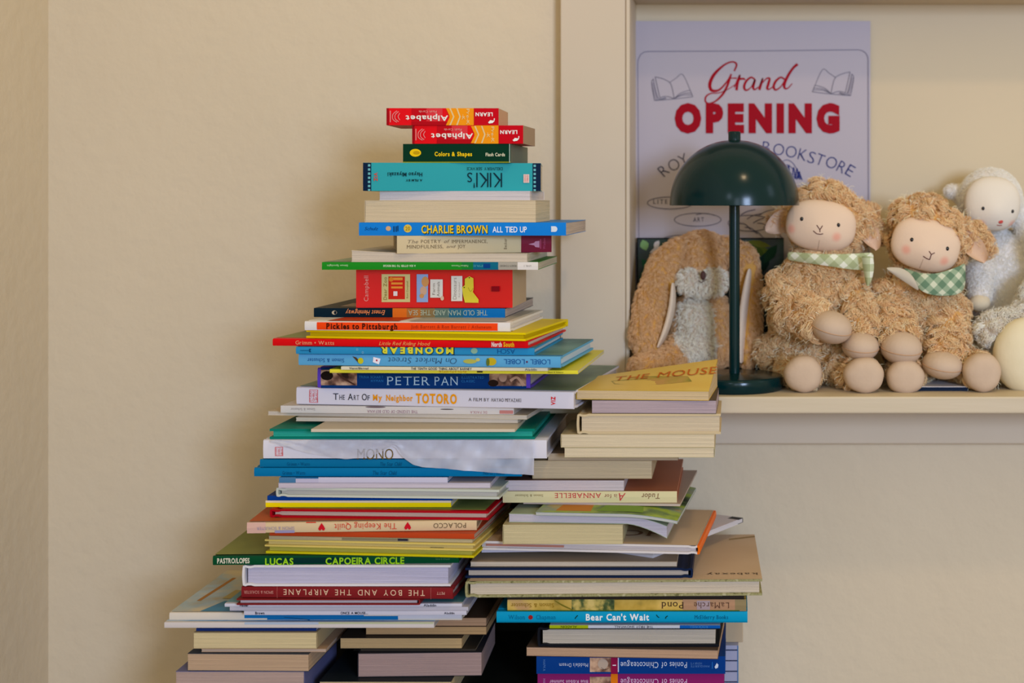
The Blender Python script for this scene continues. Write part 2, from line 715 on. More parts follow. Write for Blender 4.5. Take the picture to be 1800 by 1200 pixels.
def alphabet(o):
    return [
        r(680 + o, 684 + o, '#8e0f18'), r(724 + o, 750 + o, '#b0131c'), r(750 + o, 778 + o, '#cc4a4e', -99, 8), r(724 + o, 790 + o, '#a01019', 9, 99),
        r(790 + o, 833 + o, '#e08a1e'), ('p', [(784 + o, -15), (790 + o, -15), (797 + o, 0), (790 + o, 15), (784 + o, 15), (791 + o, 0)], '#e08a1e'),
        ('p', [(790 + o, -15), (792.5 + o, -15), (799 + o, 0), (792.5 + o, 15), (790 + o, 15), (796.5 + o, 0)], '#e8c69a'),
        ('p', [(802 + o, -15), (804.5 + o, -15), (810 + o, 0), (804.5 + o, 15), (802 + o, 15), (807.5 + o, 0)], '#e8c69a'),
        r(833 + o, 876 + o, '#b40d1a'),
        t('Alphabet', 714 + o, 788 + o, 3, 9.5, '#e6d6cc', b=.025, **UP), t('Flash Cards', 737 + o, 768 + o, -8.5, 4, '#e0a8a0', **UP),
        t('LEARN', 836 + o, 866 + o, -4, 6.5, '#e6dcd4', b=.03, **UP),
        ('t', 'Pre-K', 823 + o, 0, 5.5, 27, '#ecd0a0', {'rot': 90}), ('t', '-K', 815 + o, 1, 5.5, 9, '#ecd0a0', {'rot': 90}),
        ('p', [(858 + o, 10), (862 + o, 6), (868 + o, 7), (868 + o, 3), (870 + o, 3), (869 + o, 8), (866 + o, 11), (860 + o, 12)], '#e6dcd4'),
        ('s', [(699 + o, -10), (692 + o, -4), (692 + o, 5), (699 + o, 10)], 1.2, '#e09a98'), ('s', [(702 + o, -9), (696 + o, -3), (696 + o, 4), (702 + o, 9)], 1.2, '#e09a98'),
        ('s', [(704 + o, -6), (701 + o, 0), (704 + o, 6)], 1.2, '#e09a98'), r(686.5 + o, 688.5 + o, '#d88a88', -10, 10)]


def perfs(x):
    return [r(x, x + 7, '#10233d')] + [r(x + 1.5, x + 5.5, '#7fbcc0', -22 + 7.2 * k, -18 + 7.2 * k) for k in range(7)]


def heart(x, y, s, col='#b5202a'):
    return ('p', [(x, y - s), (x - s * .55, y - s * .2), (x - s * .8, y + s * .35), (x - s * .55, y + s * .8), (x - s * .2, y + s * .75), (x, y + s * .4),
                  (x + s * .2, y + s * .75), (x + s * .55, y + s * .8), (x + s * .8, y + s * .35), (x + s * .55, y - s * .2)], col)


def stamp(x0, x1, y0, y1, words=('STUDIO', 'GHIBLI', 'LIBRARY')):
    c = '#c4524e'
    n = len(words)
    out = [r(x0, x1, c, y0, y0 + .9), r(x0, x1, c, y1 - .9, y1), r(x0, x0 + .9, c, y0, y1), r(x1 - .9, x1, c, y0, y1)]
    for i, wd in enumerate(words):
        out.append(('t', wd, x0 + (x1 - x0) * (i + .5) / n, (y0 + y1) / 2, (x1 - x0) / n * .72, (y1 - y0) * .8, c, {'rot': -90}))
    return out


art_sepia = art('#2a1c18', '#6e4e40', '#b08e74', '#c0a48c', scale=55)
art_pond = art('#5c5524', '#a88a3a', '#c0a050', '#b08a5c', scale=22)
art_foliage = art('#1c2a1c', '#47542e', '#a8954e', '#c0a862', scale=70)
art_meadow = art('#232f26', '#5c7440', '#8fa43c', '#7d8c7c', '#b09a5a', scale=16)
art_blue = art('#0f5c9a', '#2f7fb8', '#9fb4c8', '#c8c4c0', scale=9)
art_hat = art('#c4b492', '#b8ab90', '#8fa0a8', '#9a8a66', scale=13)
art_teal = art('#2f5a64', '#4f7f86', '#6f98a0', scale=9)
art_green = art('#4c5c50', '#6d8272', '#8a9c88', scale=8)
art_olive = art('#5c6428', '#767a36', '#6a6e30', scale=8)
art_mouse = art('#c4a24a', '#cbb05c', '#c8a850', scale=8)
art_moss = art('#5f5c38', '#8f8a62', '#7c7850', '#a09a78', scale=160, rough=0.8)
art_beige = art('#b8a189', '#b29a80', '#bba58c', scale=5, rough=0.6)

CR, CR2, LAV, MAUVE, BEI = '#c6b494', '#cbbb9c', '#bfb6be', '#a8948e', '#b89c80'

MAIN = [
    (680, 876, 192, 222, 'card_box', 'red and orange flash card box lying on top of the tall stack, topmost of two', 'box', '', .075, '#cf1a20', None,
     {'decor': alphabet(0), 'side': '#b9a083', 'yaw': 1.5, 'd': 1.5}),
    (724, 920, 222, 254, 'card_box', 'red and orange flash card box just above the dark green box', 'box', '', .075, '#cf1a20', None,
     {'decor': alphabet(44), 'side': '#a08a74', 'yaw': -1.5, 'd': 1.5}),
    (708, 898, 254, 287, 'card_box', 'dark green flash card box with yellow oval under the red card boxes', 'box', '', .11, '#0c3624', None,
     {'decor': [('e', 730, -1, 10, 6.8, '#d8b21c'), ('e', 732, -1, 6, 3.2, '#b08c18'), t('Colors & Shapes', 764, 830, 1, 7.5, '#dcb820', b=.03), t('Flash Cards', 854, 888, 2, 6, '#d8d4b8', b=.02),
                r(708, 898, '#8a8a28', 14.8, 99), r(895.5, 897, '#9fb0a4')], 'side': '#67685a', 'yaw': -1, 'd': 1.5}),
    (643, 948, 287, 336, 'picture_book', 'thick turquoise book with film strip edges and upside-down dark title on its spine', 'pb', 'front', .15, '#49aeb4', '#c8bca4',
     {'decor': [r(643, 650, '#10233d'), r(941, 948, '#10233d')] + perfs(650) + perfs(934) +
      [t("KIKI's", 821, 881, 6, 28, '#12303c', b=-.012, **UP), t('DELIVERY SERVICE', 820, 882, -14.5, 5.5, '#1a5560', **UP), t('Hayao Miyazaki', 685, 744, -4, 7, '#14363f', b=.02, **UP),
       t('A FILM BY', 716, 744, 6, 4, '#14363f', b=.02, **UP), ('t', 'VIZ', 665, 0, 6, 15, '#c04a3c', {'rot': 90, 'b': .03}),
       r(918, 928, '#d4bcb4', -5, 10), ('t', 'STUDIO', 921, 2.5, 2.4, 12, '#c4625a', {'rot': 90}), ('t', 'GHIBLI', 925, 2.5, 2.4, 12, '#c4625a', {'rot': 90})], 'd': 1.5, 'yaw': 7}),
    (667, 932, 336, 352, 'booklet', 'thin white stapled book between the turquoise book and the thick cream paperback', 'pb', 'back', .11, '#cfc8c8', '#c4bcbc', {'d': 1.5}),
    (641, 942, 352, 390.5, 'paperback_book', 'thick cream paperback with page edges out directly on the bright blue book', 'pb', 'left', .115, '#c8b698', CR, {'d': 1.5}),
    (631, 995, 390.5, 413.5, 'paperback_book', 'bright blue comic book with yellow and white capitals on its spine', 'pb', 'front', .2, '#2382d8', '#b7a89c',
     {'decor': [t('CHARLIE BROWN', 742, 858, 1.0, 14.5, '#2a3424', b=.04), t('CHARLIE BROWN', 741, 857, 0, 14, '#d8b838', b=.025), t('ALL TIED UP', 866, 926, 0.5, 10.5, '#dcdcdc', b=.01),
                t('Schulz', 641, 664, -1, 6, '#12406e', sh=.3), ('e', 683, -1, 4.5, 4.2, '#c8a888'), r(692, 693.6, '#1c2c44', -5, 5), r(696, 697.6, '#1c2c44', -5, 5), r(699, 700.5, '#1c2c44', -6, 4),
                ('e', 717, -1, 7, 7, '#cdb45c'), ('t', '20', 717, -1, 7, 8, '#8a6c24', {'b': .02}), r(969, 975, '#ccd4dc', -5, 5), ('e', 975, 0, 5, 5, '#ccd4dc')], 'd': 1.5}),
    (706, 965, 413.5, 444, 'paperback_book', 'cream paperback set askew with grey title and maroon end on its spine', 'pb', 'front', .15, '#c6b696', '#b9a78a',
     {'decor': [t('The', 722, 740, -5.5, 6.2, '#7a6c58', sh=.25, serif=True), t('POETRY', 745, 778, -5.5, 6.2, '#75664f', serif=True), t('of', 783, 791, -5.5, 6, '#7a6c58', sh=.25),
                t('IMPERMANENCE,', 796, 856, -5, 6.2, '#75664f', serif=True), t('MINDFULNESS,', 722, 782, 3.5, 6.2, '#75664f', serif=True), t('and', 787, 801, 3.5, 5, '#7a6c58', sh=.25),
                t('JOY', 806, 819, 3.5, 6.2, '#75664f', serif=True), ('t', 'Becker', 886, 0, 5, 19, '#75664f', {'rot': -90, 'serif': True}),
                r(913, 965, '#6e1a2c'), ('p', [(925, 1), (935, -1.5), (937, -4), (944, -5), (944, 7), (937, 6), (935, 3)], '#b88a9c'), r(945, 947, '#9a4a60', -8, 9),
                ('t', 'Wisdom', 952, 0, 4.5, 20, '#a85870', {'rot': -90, 'serif': True})], 'yaw': 15, 'd': 1.515}),
    (618, 927, 444, 459, 'paperback_book', 'pale dog-eared paperback with fanned pages lying on the green-spined book', 'pb', 'back', .16, '#c4b8a4', '#c2b4a0',
     {'d': 1.5, 'warp': lambda v: Vector((v.x, v.y, v.z * (1 + .45 * max(0, -v.x / .1) ** 2)))}),
    (566, 946, 459, 472.5, 'paperback_book', 'thin green paperback whose spine turns teal, grey and white at the right', 'pb', 'front', .16, '#2f8a30', '#b4ab98',
     {'decor': [r(566, 825, '#2c8a2e', 2, 99), r(812, 832, '#24783c'), r(832, 876, '#1a6c86'), r(850, 862, '#143f80', -4, 4), r(876, 910, '#9c968a'), r(910, 946, '#cfc9c2'), t('A SEA OTTER TO THE RESCUE', 674, 731, 0, 3.6, '#cfe0c0', b=.02, **UP),
                t('Simon Spotlight', 575, 612, -.5, 3.4, '#c0d8b0', **UP), t('Feldman/Thomson', 794, 823, 0, 3.2, '#c0d8b0', **UP), t('READY-TO-READ', 879, 908, 0, 3.2, '#5c584e', **UP), t('LEVEL 2', 921, 934, 0, 3, '#8a8478', **UP),
                t('PRE', 832, 849, 0, 3.4, '#6aa8b4', **UP)], 'top': [(art_green, [(.0, .02), (.4, .02), (.4, 1), (.0, 1)])], 'd': 1.5}),
    (626, 901, 473.5, 541.5, 'box_set', 'red shrink-wrapped box set of small board books with a yellow dinosaur', 'box', '', .10, '#c8161c', None,
     {'cat': 'box', 'side': '#bba48a', 'coat': .7, 'decor': [r(626, 901, '#d83a3a', -32, -30.5), ('t', 'Campbell', 643.5, 0, 8, 45, '#e0a8a0', {'rot': -90, 'serif': True}),
       r(671, 721, '#cabf8c', -25, 24), r(683, 712, '#c03026', -21, 19), r(686, 708, '#d9924a', -19, -14.5), r(688, 708, '#d9924a', -10.5, -7), r(688, 708, '#d9924a', -3.5, 0), ('e', 688, -16, 4, 4, '#d08038'),
       r(692, 699, '#d8cfc8', 5, 13), ('t', 'Dear Zoo', 677.5, 0, 6, 40, '#8a7e4a', {'rot': -90}), ('t', 'Rod Campbell', 716.5, 2, 3, 30, '#8a7e4a', {'rot': -90}),
       r(733, 753, '#9fb2d4', -25, 24), ('e', 748, -12, 6.5, 9, '#c49468'), ('e', 745, 4, 6, 8, '#c8a890'), ('e', 742, 13, 4, 4, '#c49468'), r(757, 779, '#d2ccc0', -16, 16), ('e', 778, 17, 3, 4, '#d2b8a0'),
       ('t', 'Farm', 763, 1, 5, 20, '#7a7064', {'rot': -90}), ('t', 'Animals', 771, 1, 5, 26, '#7a7064', {'rot': -90}),
       r(794, 813.5, '#d2ccc0', -22, 22), ('t', 'Dinosaurs', 800, 0, 6.5, 38, '#8a8074', {'rot': -90}), ('t', 'Rod Campbell', 808, 2, 2.6, 26, '#a09484', {'rot': -90}),
       ('p', [(818, -17), (826, -21.5), (833, -18), (833.5, 0), (832, 6), (842, 19), (842, 25), (818, 24.5), (815, 12), (813, -2), (818, -6)], '#cdbb4a'), ('e', 826, -19, 1.2, 1, '#3a3420'), ('e', 817, -2, 1.2, 1, '#3a3420'),
       ('s', [(833, -1), (828, 5), (824, -2)], .7, '#9a8a30'),
       r(865, 879, '#7c1018', -4, 5)], 'd': 1.525}),
    (550, 889, 541.5, 557.5, 'paperback_book', 'paperback with navy, orange and blue spine right under the red shrink-wrapped set', 'pb', 'front', .17, '#122430', '#a89a92',
     {'decor': [r(690, 715, '#c4682c'), r(715, 740, '#a06a3e'), r(740, 765, '#826e50'), r(765, 790, '#5e7066'), r(790, 815, '#3c6e84'), r(815, 845, '#286c9c'), r(845, 889, '#1c70b4'),
                t('THE OLD MAN AND THE SEA', 718, 858, 0, 9.5, '#a8b09c', b=-.005, track=.05, serif=True, rot=180), t('Ernest Hemingway', 608, 677, 0, 8.5, '#d89068', sh=.35, b=.01, rot=180),
                ('e', 587, 0, 4.5, 3.6, '#b8aa94'), ('e', 588.5, 0, 2.4, 3, '#16202a')], 'top': [('#a89a88', [(.1, .15), (.22, .1), (.22, .4), (.1, .42)])], 'yaw': -2}),
    (532, 899, 566.5, 583.5, 'picture_book', 'white hardcover with an orange spine panel and bold black title', 'hc', 'front', .165, '#cdc8c4', '#cfc6bc',
     {'decor': [r(554, 877, '#d8421c', -6.5, 6.8), t('Pickles to Pittsburgh', 571, 699, 0, 10, '#2a1410', b=.035, serif=True), t('Judi Barrett & Ron Barrett / Atheneum', 723, 866, 0, 6, '#8a2414', serif=True, track=.12)],
      'top': [('#b8482c', [(.1, .03), (.45, .03), (.5, .9), (.15, .9)]), ('#a8a8a0', [(.5, .03), (.97, .03), (.97, .9), (.55, .9)])], 'yaw': -4}),
    (530, 928, 585.5, 600, 'picture_book', 'plain bright yellow hardcover lying above the long red spine', 'hc', 'back', .17, '#d0b80a', '#b8a008', {'yaw': -8}),
    (473, 931, 600, 613.5, 'picture_book', 'long thin red hardcover with pale author names at its left end', 'hc', 'front', .19, '#c4161a', '#c4b8a8',
     {'decor': [t('Grimm • Watts', 515, 585, 0, 7, '#dca888', serif=True), t('Little Red Riding Hood', 666, 756, 0, 6.5, '#dca070', sh=.3), t('North', 867, 885, 0, 8, '#e0d0c8', b=.04), t('South', 888, 907, 0, 8, '#e0b030', b=.03)],
      'top': [(art_olive, [(.0, .05), (1, .05), (1, 1), (.0, 1)])], 'yaw': -5}),
    (517, 941, 613.5, 627, 'picture_book', 'blue hardcover with upside-down yellow bubble letters on its spine', 'hc', 'front', .17, '#4294c4', '#c0c4c4',
     {'decor': [t('MOONBEAR', 667, 800, -1, 12.5, '#14303c', b=.085, track=.22, rot=180), t('MOONBEAR', 669, 798, -1, 11.5, '#c8c44a', b=.05, track=.25, rot=180), t('ASCH', 876, 907, 0, 8.5, '#1c4a80', b=-.01, rot=180),
                ('e', 835, -1, 6, 5, '#8fb09c'), r(525, 541, '#1c4a70', -.4, .6), ('p', [(541, -3), (545, -3), (543, 0), (545, 3), (541, 3)], '#1c4a70'), ('o', 627, -2, 1.5, 1.5, .6, '#9cc8dc'), ('o', 637, 3, 1.5, 1.5, .6, '#9cc8dc')],
      'top': [(art_teal, [(.0, .05), (1, .05), (1, 1), (.0, 1)])], 'yaw': -3}),
    (519, 988, 627, 648, 'picture_book', 'light blue hardcover with fruit drawings and upside-down title on its spine', 'hc', 'front', .18, '#78b4dc', '#b8c4cc',
     {'decor': [t('LOBEL', 935, 970, 0, 9, '#1c4a8c', rot=180), t('LOBEL', 888, 925, 0, 9, '#1c4a8c', rot=180), ('e', 929, 0, 1.6, 1.8, '#5c2440'), t('On Market Street', 682, 805, 0, 11, '#3a4a5c', sh=.15, b=-.015, rot=180),
                t('Simon & Schuster', 535, 602, 1, 7, '#1f4c88', serif=True, rot=180), ('p', [(617, -7), (624, -5), (632, 4), (629, 6)], '#4c3a28'), ('e', 632, 1, 5, 5.5, '#b4b034'),
                ('p', [(655, -6), (668, -3), (665, 7), (654, 3)], '#d8d4dc'), ('e', 661, 0, 1.6, 1.8, '#a02434'), ('e', 828, 0, 12, 4, '#a8a860'), ('e', 842, -3, 4, 3, '#b8b474'), ('e', 866, 0, 9, 7, '#b09c30'), ('e', 860, 1, 3, 7, '#5c6a34')],
      'top': [(art_teal, [(.0, .05), (1, .05), (1, 1), (.0, 1)])], 'yaw': -5}),
    (597, 964, 647.5, 653.5, 'paperback_book', 'very thin cream paperback with a black capital title on its spine', 'pb', 'front', .18, '#d4ccb4', '#c8c0b0',
     {'decor': [t('THE TENTH GOOD THING ABOUT BARNEY', 722, 830, 0, 4.2, '#1c1a18', b=.02), t('Aladdin', 924, 945, .3, 4.2, '#2a2824'), t('Viorst/Blegvad', 612, 646, 0, 4, '#1c1a18', b=.02)], 'd': 1.466, 'yaw': -3}),
    (577, 1017, 653.5, 660, 'paperback_book', 'very thin yellow-spined paperback overhanging the navy illustrated book', 'pb', 'front', .2, '#d0c64c', '#c0bca0',
     {'decor': [t("I'll Catch You If You Fall", 772, 820, 0, 3.6, '#b8741c'), t('Simon & Schuster', 964, 992, 0, 3.2, '#6a6420'), r(839, 849, '#3a3418', -1.5, 1.5)], 'yaw': -2.5, 'd': 1.472}),
    (557, 933, 650, 686, 'picture_book', 'navy hardcover with purple spine ends and pale capital title', 'hc', 'front', .2, '#6a56b4', '#b8b0b0',
     {'decor': [r(563, 926, '#0e3670'), r(563, 627, art_sepia, -17, 13), r(861, 926, art_sepia, -17, 13), ('e', 574, -4, 11, 8, '#1c1412'), ('s', [(592, -8), (606, 2), (624, 12)], [1.5, 4, 2], '#4a342c'), ('e', 885, -2, 7, 8, '#a88c7c'), ('e', 868, 8, 9, 6, '#241814'), ('s', [(898, 4), (910, -2), (922, 12)], [5, 4, 6], '#b49684'),
                t('PETER', 680, 756, 4, 16, '#b4cce4', b=-.01, serif=True), t('PAN', 764, 806, 4, 16, '#b4cce4', b=-.01, serif=True), t('TRINA SCHART', 631, 674, -2, 4.6, '#3f7fc0', serif=True), t('HYMAN', 652, 674, 4.5, 4.6, '#3f7fc0', serif=True),
                t('ILLUSTRATED', 812, 852, -2, 4.6, '#3f7fc0', serif=True), t('CLASSIC', 812, 836, 4.5, 4.6, '#3f7fc0', serif=True), t('AN', 812, 820, -8, 4.2, '#3f7fc0', serif=True)], 'd': 1.52, 'yaw': -1.5}),
    (512, 1012, 685, 717, 'picture_book', 'large white hardcover with black and orange title on its spine', 'hc', 'front', .235, '#cbc7d0', '#c4bcb8',
     {'decor': stamp(536, 552, -11, 12) + [t('T', 580, 590, 0, 12, '#1c1c24', serif=True), t('HE', 591.5, 602, 1.2, 9, '#1c1c24', serif=True), t('A', 607, 617, 0, 12, '#1c1c24', serif=True), t('RT', 618, 628, 1.2, 9, '#1c1c24', serif=True), t('O', 633, 642, 0, 12, '#1c1c24', serif=True), t('F', 643, 648, 1.2, 9, '#1c1c24', serif=True),
                t('My', 653, 670, 0.5, 10.5, '#dc9020', b=.03, serif=True), t('Neighbor', 677, 726, 0.5, 10.5, '#dc9020', b=.03, serif=True), t('TOTORO', 731, 805, 0.5, 17, '#dc9020', b=.035, serif=True), t('A FILM BY', 826, 863, 1, 6, '#4a4a54', serif=True), t('HAYAO MIYAZAKI', 867, 920, 1, 6.4, '#4a4a54', serif=True),
                ('t', 'VIZ', 976.5, 1, 7.5, 15, '#c81c24', {'rot': -90, 'b': .03})],
      'top': [(art_green, [(.0, .03), (1, .03), (1, 1), (.0, 1)])], 'yaw': -7, 'd': 1.515}),
    (490, 905, 717, 730, 'paperback_book', 'white paperback with faint upside-down title just under the large white hardcover', 'pb', 'front', .19, '#c9c2bc', '#bcb0a4',
     {'decor': [t('THE LEGEND OF OLD BEFANA', 645, 735, 3, 5.5, '#9c7c84', rot=180, serif=True), t('DE PAOLA', 828, 858, 3, 4.5, '#b89090', rot=180, serif=True), t('Simon & Schuster', 508, 552, 0, 4.5, '#9a8f8c', rot=180, serif=True), ('e', 660, -5, 18, 1.5, '#6c5c60'), ('e', 787, -2, 12, 1, '#5c5450'), r(880, 904, '#c08a84', -1, 5)], 'yaw': -3, 'd': 1.52}),
    (463, 930, 730, 738, 'booklet', 'wide cream booklet whose thin tip sticks out at the left', 'pb', 'back', .18, '#c4b6a0', '#c4b8a8', {'yaw': -6, 'd': 1.525}),
    (517, 912, 738, 745, 'booklet', 'thin off-white booklet in the middle of the pale bundle above the turquoise folder', 'pb', 'back', .18, '#c8bcac', '#c4b8a8', {'yaw': -3, 'd': 1.52}),
    (547, 905, 755.5, 761, 'booklet', 'thin cream stapled book jutting forward on top of the turquoise hardcover', 'pb', 'front', .2, '#c6bba8', '#c0b49c',
     {'d': 1.475}),
    (474, 940, 753, 771.5, 'picture_book', 'turquoise hardcover with a thin pale page line facing out', 'hc', 'back', .2, '#10806e', '#2c9c88', {}),
    (463, 961, 771.5, 806.5, 'picture_book', 'white hardcover half covered by a torn translucent wrapper', 'hc', 'front', .2, '#c8c5cc', '#bcb4b4',
     {'decor': stamp(484, 498, -4, 12) + [t('MONO', 628, 692, 8, 20, '#6c5a34', serif=True, b=-.005)], 'wrap': True}),
    (457, 925, 806.5, 821, 'picture_book', 'bright blue hardcover, upper of the matching pair with dark blue lettering', 'hc', 'front', .2, '#10709e', '#a8a8a8',
     {'decor': [t('Grimm • Watts', 505, 545, 1, 6, '#0c4f78', serif=True), t('The Star Child', 668, 706, 1, 7, '#0c4f78', sh=.2)]}),
    (447, 917, 821, 837.5, 'picture_book', 'bright blue hardcover, lower of the matching pair with dark blue lettering', 'hc', 'front', .2, '#0a74a8', '#a8a8a8',
     {'decor': [t('Grimm • Watts', 497, 537, 1, 6.5, '#0c4f78', serif=True), t('The Star Child', 655, 697, 1, 7.5, '#0c4f78', sh=.2), t('North | South', 850, 887, 1, 7, '#0c4f78', serif=True)]}),
    (491, 787, 838.5, 848, 'paperback_book', 'thin pale blue and white paperback below the two bright blue hardcovers', 'pb', 'front', .2, '#2f6c9c', '#b8b4bc',
     {'decor': [r(491, 520, '#5c84a8'), r(520, 787, '#b4b0c4', -2.5, 99), r(560, 787, '#bcb8c8', -99, 99)]}),
    (489, 862, 848, 857.5, 'paperback_book', 'slim paperback with lilac-white page edges above the grey-white hardcover', 'pb', 'back', .18, '#a8a0a8', '#bcb2bc', {}),
    (483, 879, 858, 875, 'picture_book', 'grey-white hardcover with rounded spine at the left and colourful endpapers', 'hc', 'left', .2, '#b4b8ac', '#aca8a0', {'yaw': -3}),
    (470, 795, 875, 884, 'paperback_book', 'thin royal blue spine lying on the yellow and white one', 'pb', 'front', .18, '#0f3c88', '#a8a8b0', {'d': 1.5}),
    (467, 793, 884, 895.5, 'paperback_book', 'slim yellow spine with a white top edge', 'pb', 'front', .18, '#d8c010', '#c8c0b0', {'decor': [r(467, 793, '#d8c8b0', -99, -2.2)], 'd': 1.5}),
    (472, 860, 896, 911.5, 'picture_book', 'dark red hardcover boards with pages between and a green cover on top', 'hc', 'left', .2, '#96121c', '#b8a090',
     {'top': [(art('#4c5c30', '#74824a', '#6a7a40', scale=9), [(.03, .03), (.98, .03), (.98, 1), (.03, 1)])], 'yaw': -3}),
    (438, 836, 915.5, 934.5, 'picture_book', 'cream hardcover with red hearts and upside-down red title', 'hc', 'front', .19, '#cdb898', '#b8a894',
     {'decor': [r(438, 470, '#cdaca0'), t('POLACCO', 761, 818, 0, 9, '#5c4a38', serif=True, rot=180), heart(716, 0, 7.5), t('The Keeping Quilt', 589, 697, 0, 11, '#bc4434', serif=True, rot=180), heart(567, 0, 7.5), t('SIMON & SCHUSTER', 455, 520, 1, 5.5, '#94889c', serif=True, rot=180),
                r(540, 557, '#b83a2c', -99, -7.5), r(486, 520, '#9a94b0', 4.5, 99)], 'yaw': 3, 'top': [('#a85a3c', [(.0, .03), (1, .03), (1, 1), (.0, 1)])]}),
    (470, 836, 934.5, 944, 'paperback_book', 'thin rust-orange book directly under the spine with hearts', 'pb', 'front', .17, '#a8442a', '#a08878', {'yaw': -4}),
    (468, 833, 944, 951, 'booklet', 'thin grey-beige booklet with a dark streak above the pale yellow hardcovers', 'pb', 'back', .17, '#9c9070', '#a89a78', {'decor': [r(600, 720, '#7c7460', -2, 2), r(700, 718, '#2c2c38', -2, 2)], 'yaw': -4, 'onpage': True}),
    (460, 838, 951, 964, 'picture_book', 'pale yellow hardcover, the upper and lighter of the yellow pair', 'hc', 'back', .17, '#ccb874', '#bca868', {'decor': [r(757, 781, '#6c644c', -4.5, -2.5), r(757, 781, '#6c644c', 2.5, 4.5)], 'yaw': -5, 'onpage': True}),
    (462, 836, 964, 981, 'picture_book', 'strong yellow hardcover, the lower of the yellow pair on the dark green spine', 'hc', 'back', .17, '#c4b41e', '#a8a044', {'yaw': -5, 'd': 1.485}),
    (377, 805, 974.5, 991.5, 'picture_book', 'dark green hardcover with white and lime condensed capitals', 'hc', 'front', .2, '#0e4a2c', '#8a9078',
     {'decor': [r(490, 640, '#0c3430', -4, 6), t('PASTRO/LOPES', 385, 441, 0, 9, '#d0ccb8', b=.03, track=.05), t('LUCAS', 468, 517, 2, 12, '#8cbc2c', b=.03, track=.08), t('CAPOEIRA CIRCLE', 573, 710, 2, 12, '#8cbc2c', b=.03, track=.08), t('Simon & Schuster', 765, 790, 0, 3, '#5c8464')],
      'top': [(art_olive, [(.0, .03), (1, .03), (1, 1), (.0, 1)])], 'yaw': 2}),
    (427, 792, 992, 1030, 'hardcover_book', 'thick white hardcover with lilac page edges facing out', 'hc', 'left', .18, '#c8c4c4', '#b0acc0', {}),
    (423, 797, 1031, 1051.5, 'picture_book', 'maroon hardcover with widely spaced upside-down title', 'hc', 'front', .19, '#742a2c', '#a89890',
     {'decor': [t('THE BOY AND THE AIRPLANE', 498, 748, -.5, 10.5, '#d8bca4', track=.3, rot=180), t('PETT', 769, 783, -.5, 5, '#d0a898', rot=180), t('SIMON & SCHUSTER', 428, 480, 0, 5.5, '#c09088', rot=180), r(486, 487, '#9a5c58'), r(758, 759, '#9a5c58')], 'yaw': -1.5}),
    (416, 738, 1051.5, 1063, 'picture_book', 'small dark red hardcover with rounded spine at its right end', 'hc', 'right', .16, '#702828', '#b0a4a8', {}),
    (395, 812, 1060, 1066, 'paperback_book', 'thin white-spined paperback with tiny black word near its left end, uppermost of three', 'pb', 'front', .18, '#bcbac4', '#a8a4a8',
     {'decor': [t('Hader', 422, 437, 0, 4.6, '#1c1c24', b=.03), t('Aladdin', 745, 767, 0, 4.6, '#1c1c24', b=.01)], 'top': [(art_teal, [(.0, .03), (1, .03), (1, 1), (.0, 1)])]}),
    (404, 823, 1066, 1073, 'paperback_book', 'thin blank grey-white paperback, middle of the three white spines', 'pb', 'front', .18, '#a9a6b0', '#a8a4a8', {}),
    (429, 820, 1073, 1080.5, 'paperback_book', 'thin white-spined paperback with black capitals at its centre, lowest of three', 'pb', 'front', .18, '#b8b6c2', '#a8a4a8',
     {'decor': [t('Brown', 449, 465, 0, 4.6, '#1c1c24', b=.03), t('ONCE A MOUSE...', 599, 647, 0, 4.4, '#1c1c24', b=.02), t('Aladdin', 781, 799, 0, 4.2, '#1c1c24', b=.01)]}),
    (298, 812, 1075.5, 1090, 'picture_book', 'wide landscape picture book with blue spine and painted cover at the bottom left', 'hc', 'front', .17, '#c8c0b4', '#b0a8a8',
     {'decor': [r(430, 640, '#2070ac', -99, 3), r(470, 700, '#1f6ca8', -1, 6), r(700, 812, '#b4b4bc', -4, 4), ('s', [(500, 1), (530, 4), (545, 6)], .8, '#1c3c5c')],
      'top': [(art_hat, [(.0, .02), (1, .02), (1, 1), (.0, 1)]), ('#9a6a34', [(.04, .25), (.055, .25), (.075, .8), (.06, .8)]), ('#5f92b4', [(.1, .02), (.5, .02), (.4, .22), (.14, .25)]), ('#6c5c40', [(.2, .5), (.3, .42), (.36, .75), (.24, .8)]), ('#a8986c', [(.12, .3), (.2, .28), (.22, .45), (.13, .5)]), ('#3f80b0', [(.2, .02), (.6, .02), (.55, .1), (.25, .12)])]}),
    (289, 763, 1093, 1103, 'picture_book', 'thin wide white book that bridges the paperback piles at the bottom left', 'pb', 'front', .19, '#c0b8b4', '#b0a8a0',
     {'decor': [r(430, 560, '#a8b4c4', -5, -1), r(560, 762, '#a8ac90', -5, -2)], 'top': [(art_blue, [(.0, .02), (1, .02), (1, 1), (.0, 1)])]}),
]

LEFT = [
    (345, 556, 1103.5, 1108.5, 'booklet', 'thin navy booklet on top of the left row of paperbacks', 'pb', 'front', .16, '#26366c', '#9a98a8', {'d': 1.5}),
    (340, 557, 1108.5, 1137, 'paperback_book', 'cream paperback with page edges out, uppermost thick one of the bottom left pile', 'pb', 'right', .11, '#a8997c', '#c4b288', {'d': 1.495}),
    (354, 573, 1137, 1143, 'booklet', 'thin beige booklet with rounded corner between two thick bottom left paperbacks', 'pb', 'back', .12, '#a48c78', '#a89484', {'d': 1.495}),
    (329, 543, 1143, 1174, 'paperback_book', 'pinkish beige paperback with a dark cover edge in the bottom left pile', 'pb', 'back', .12, '#2c3440', '#b09478', {'d': 1.49, 'yaw': -1}),
    (309, 535, 1174, 1232, 'paperback_book', 'mauve-grey thick paperback at the very bottom left corner of the piles', 'pb', 'right', .12, '#6c6c8c', '#a89086', {'d': 1.49}),
]
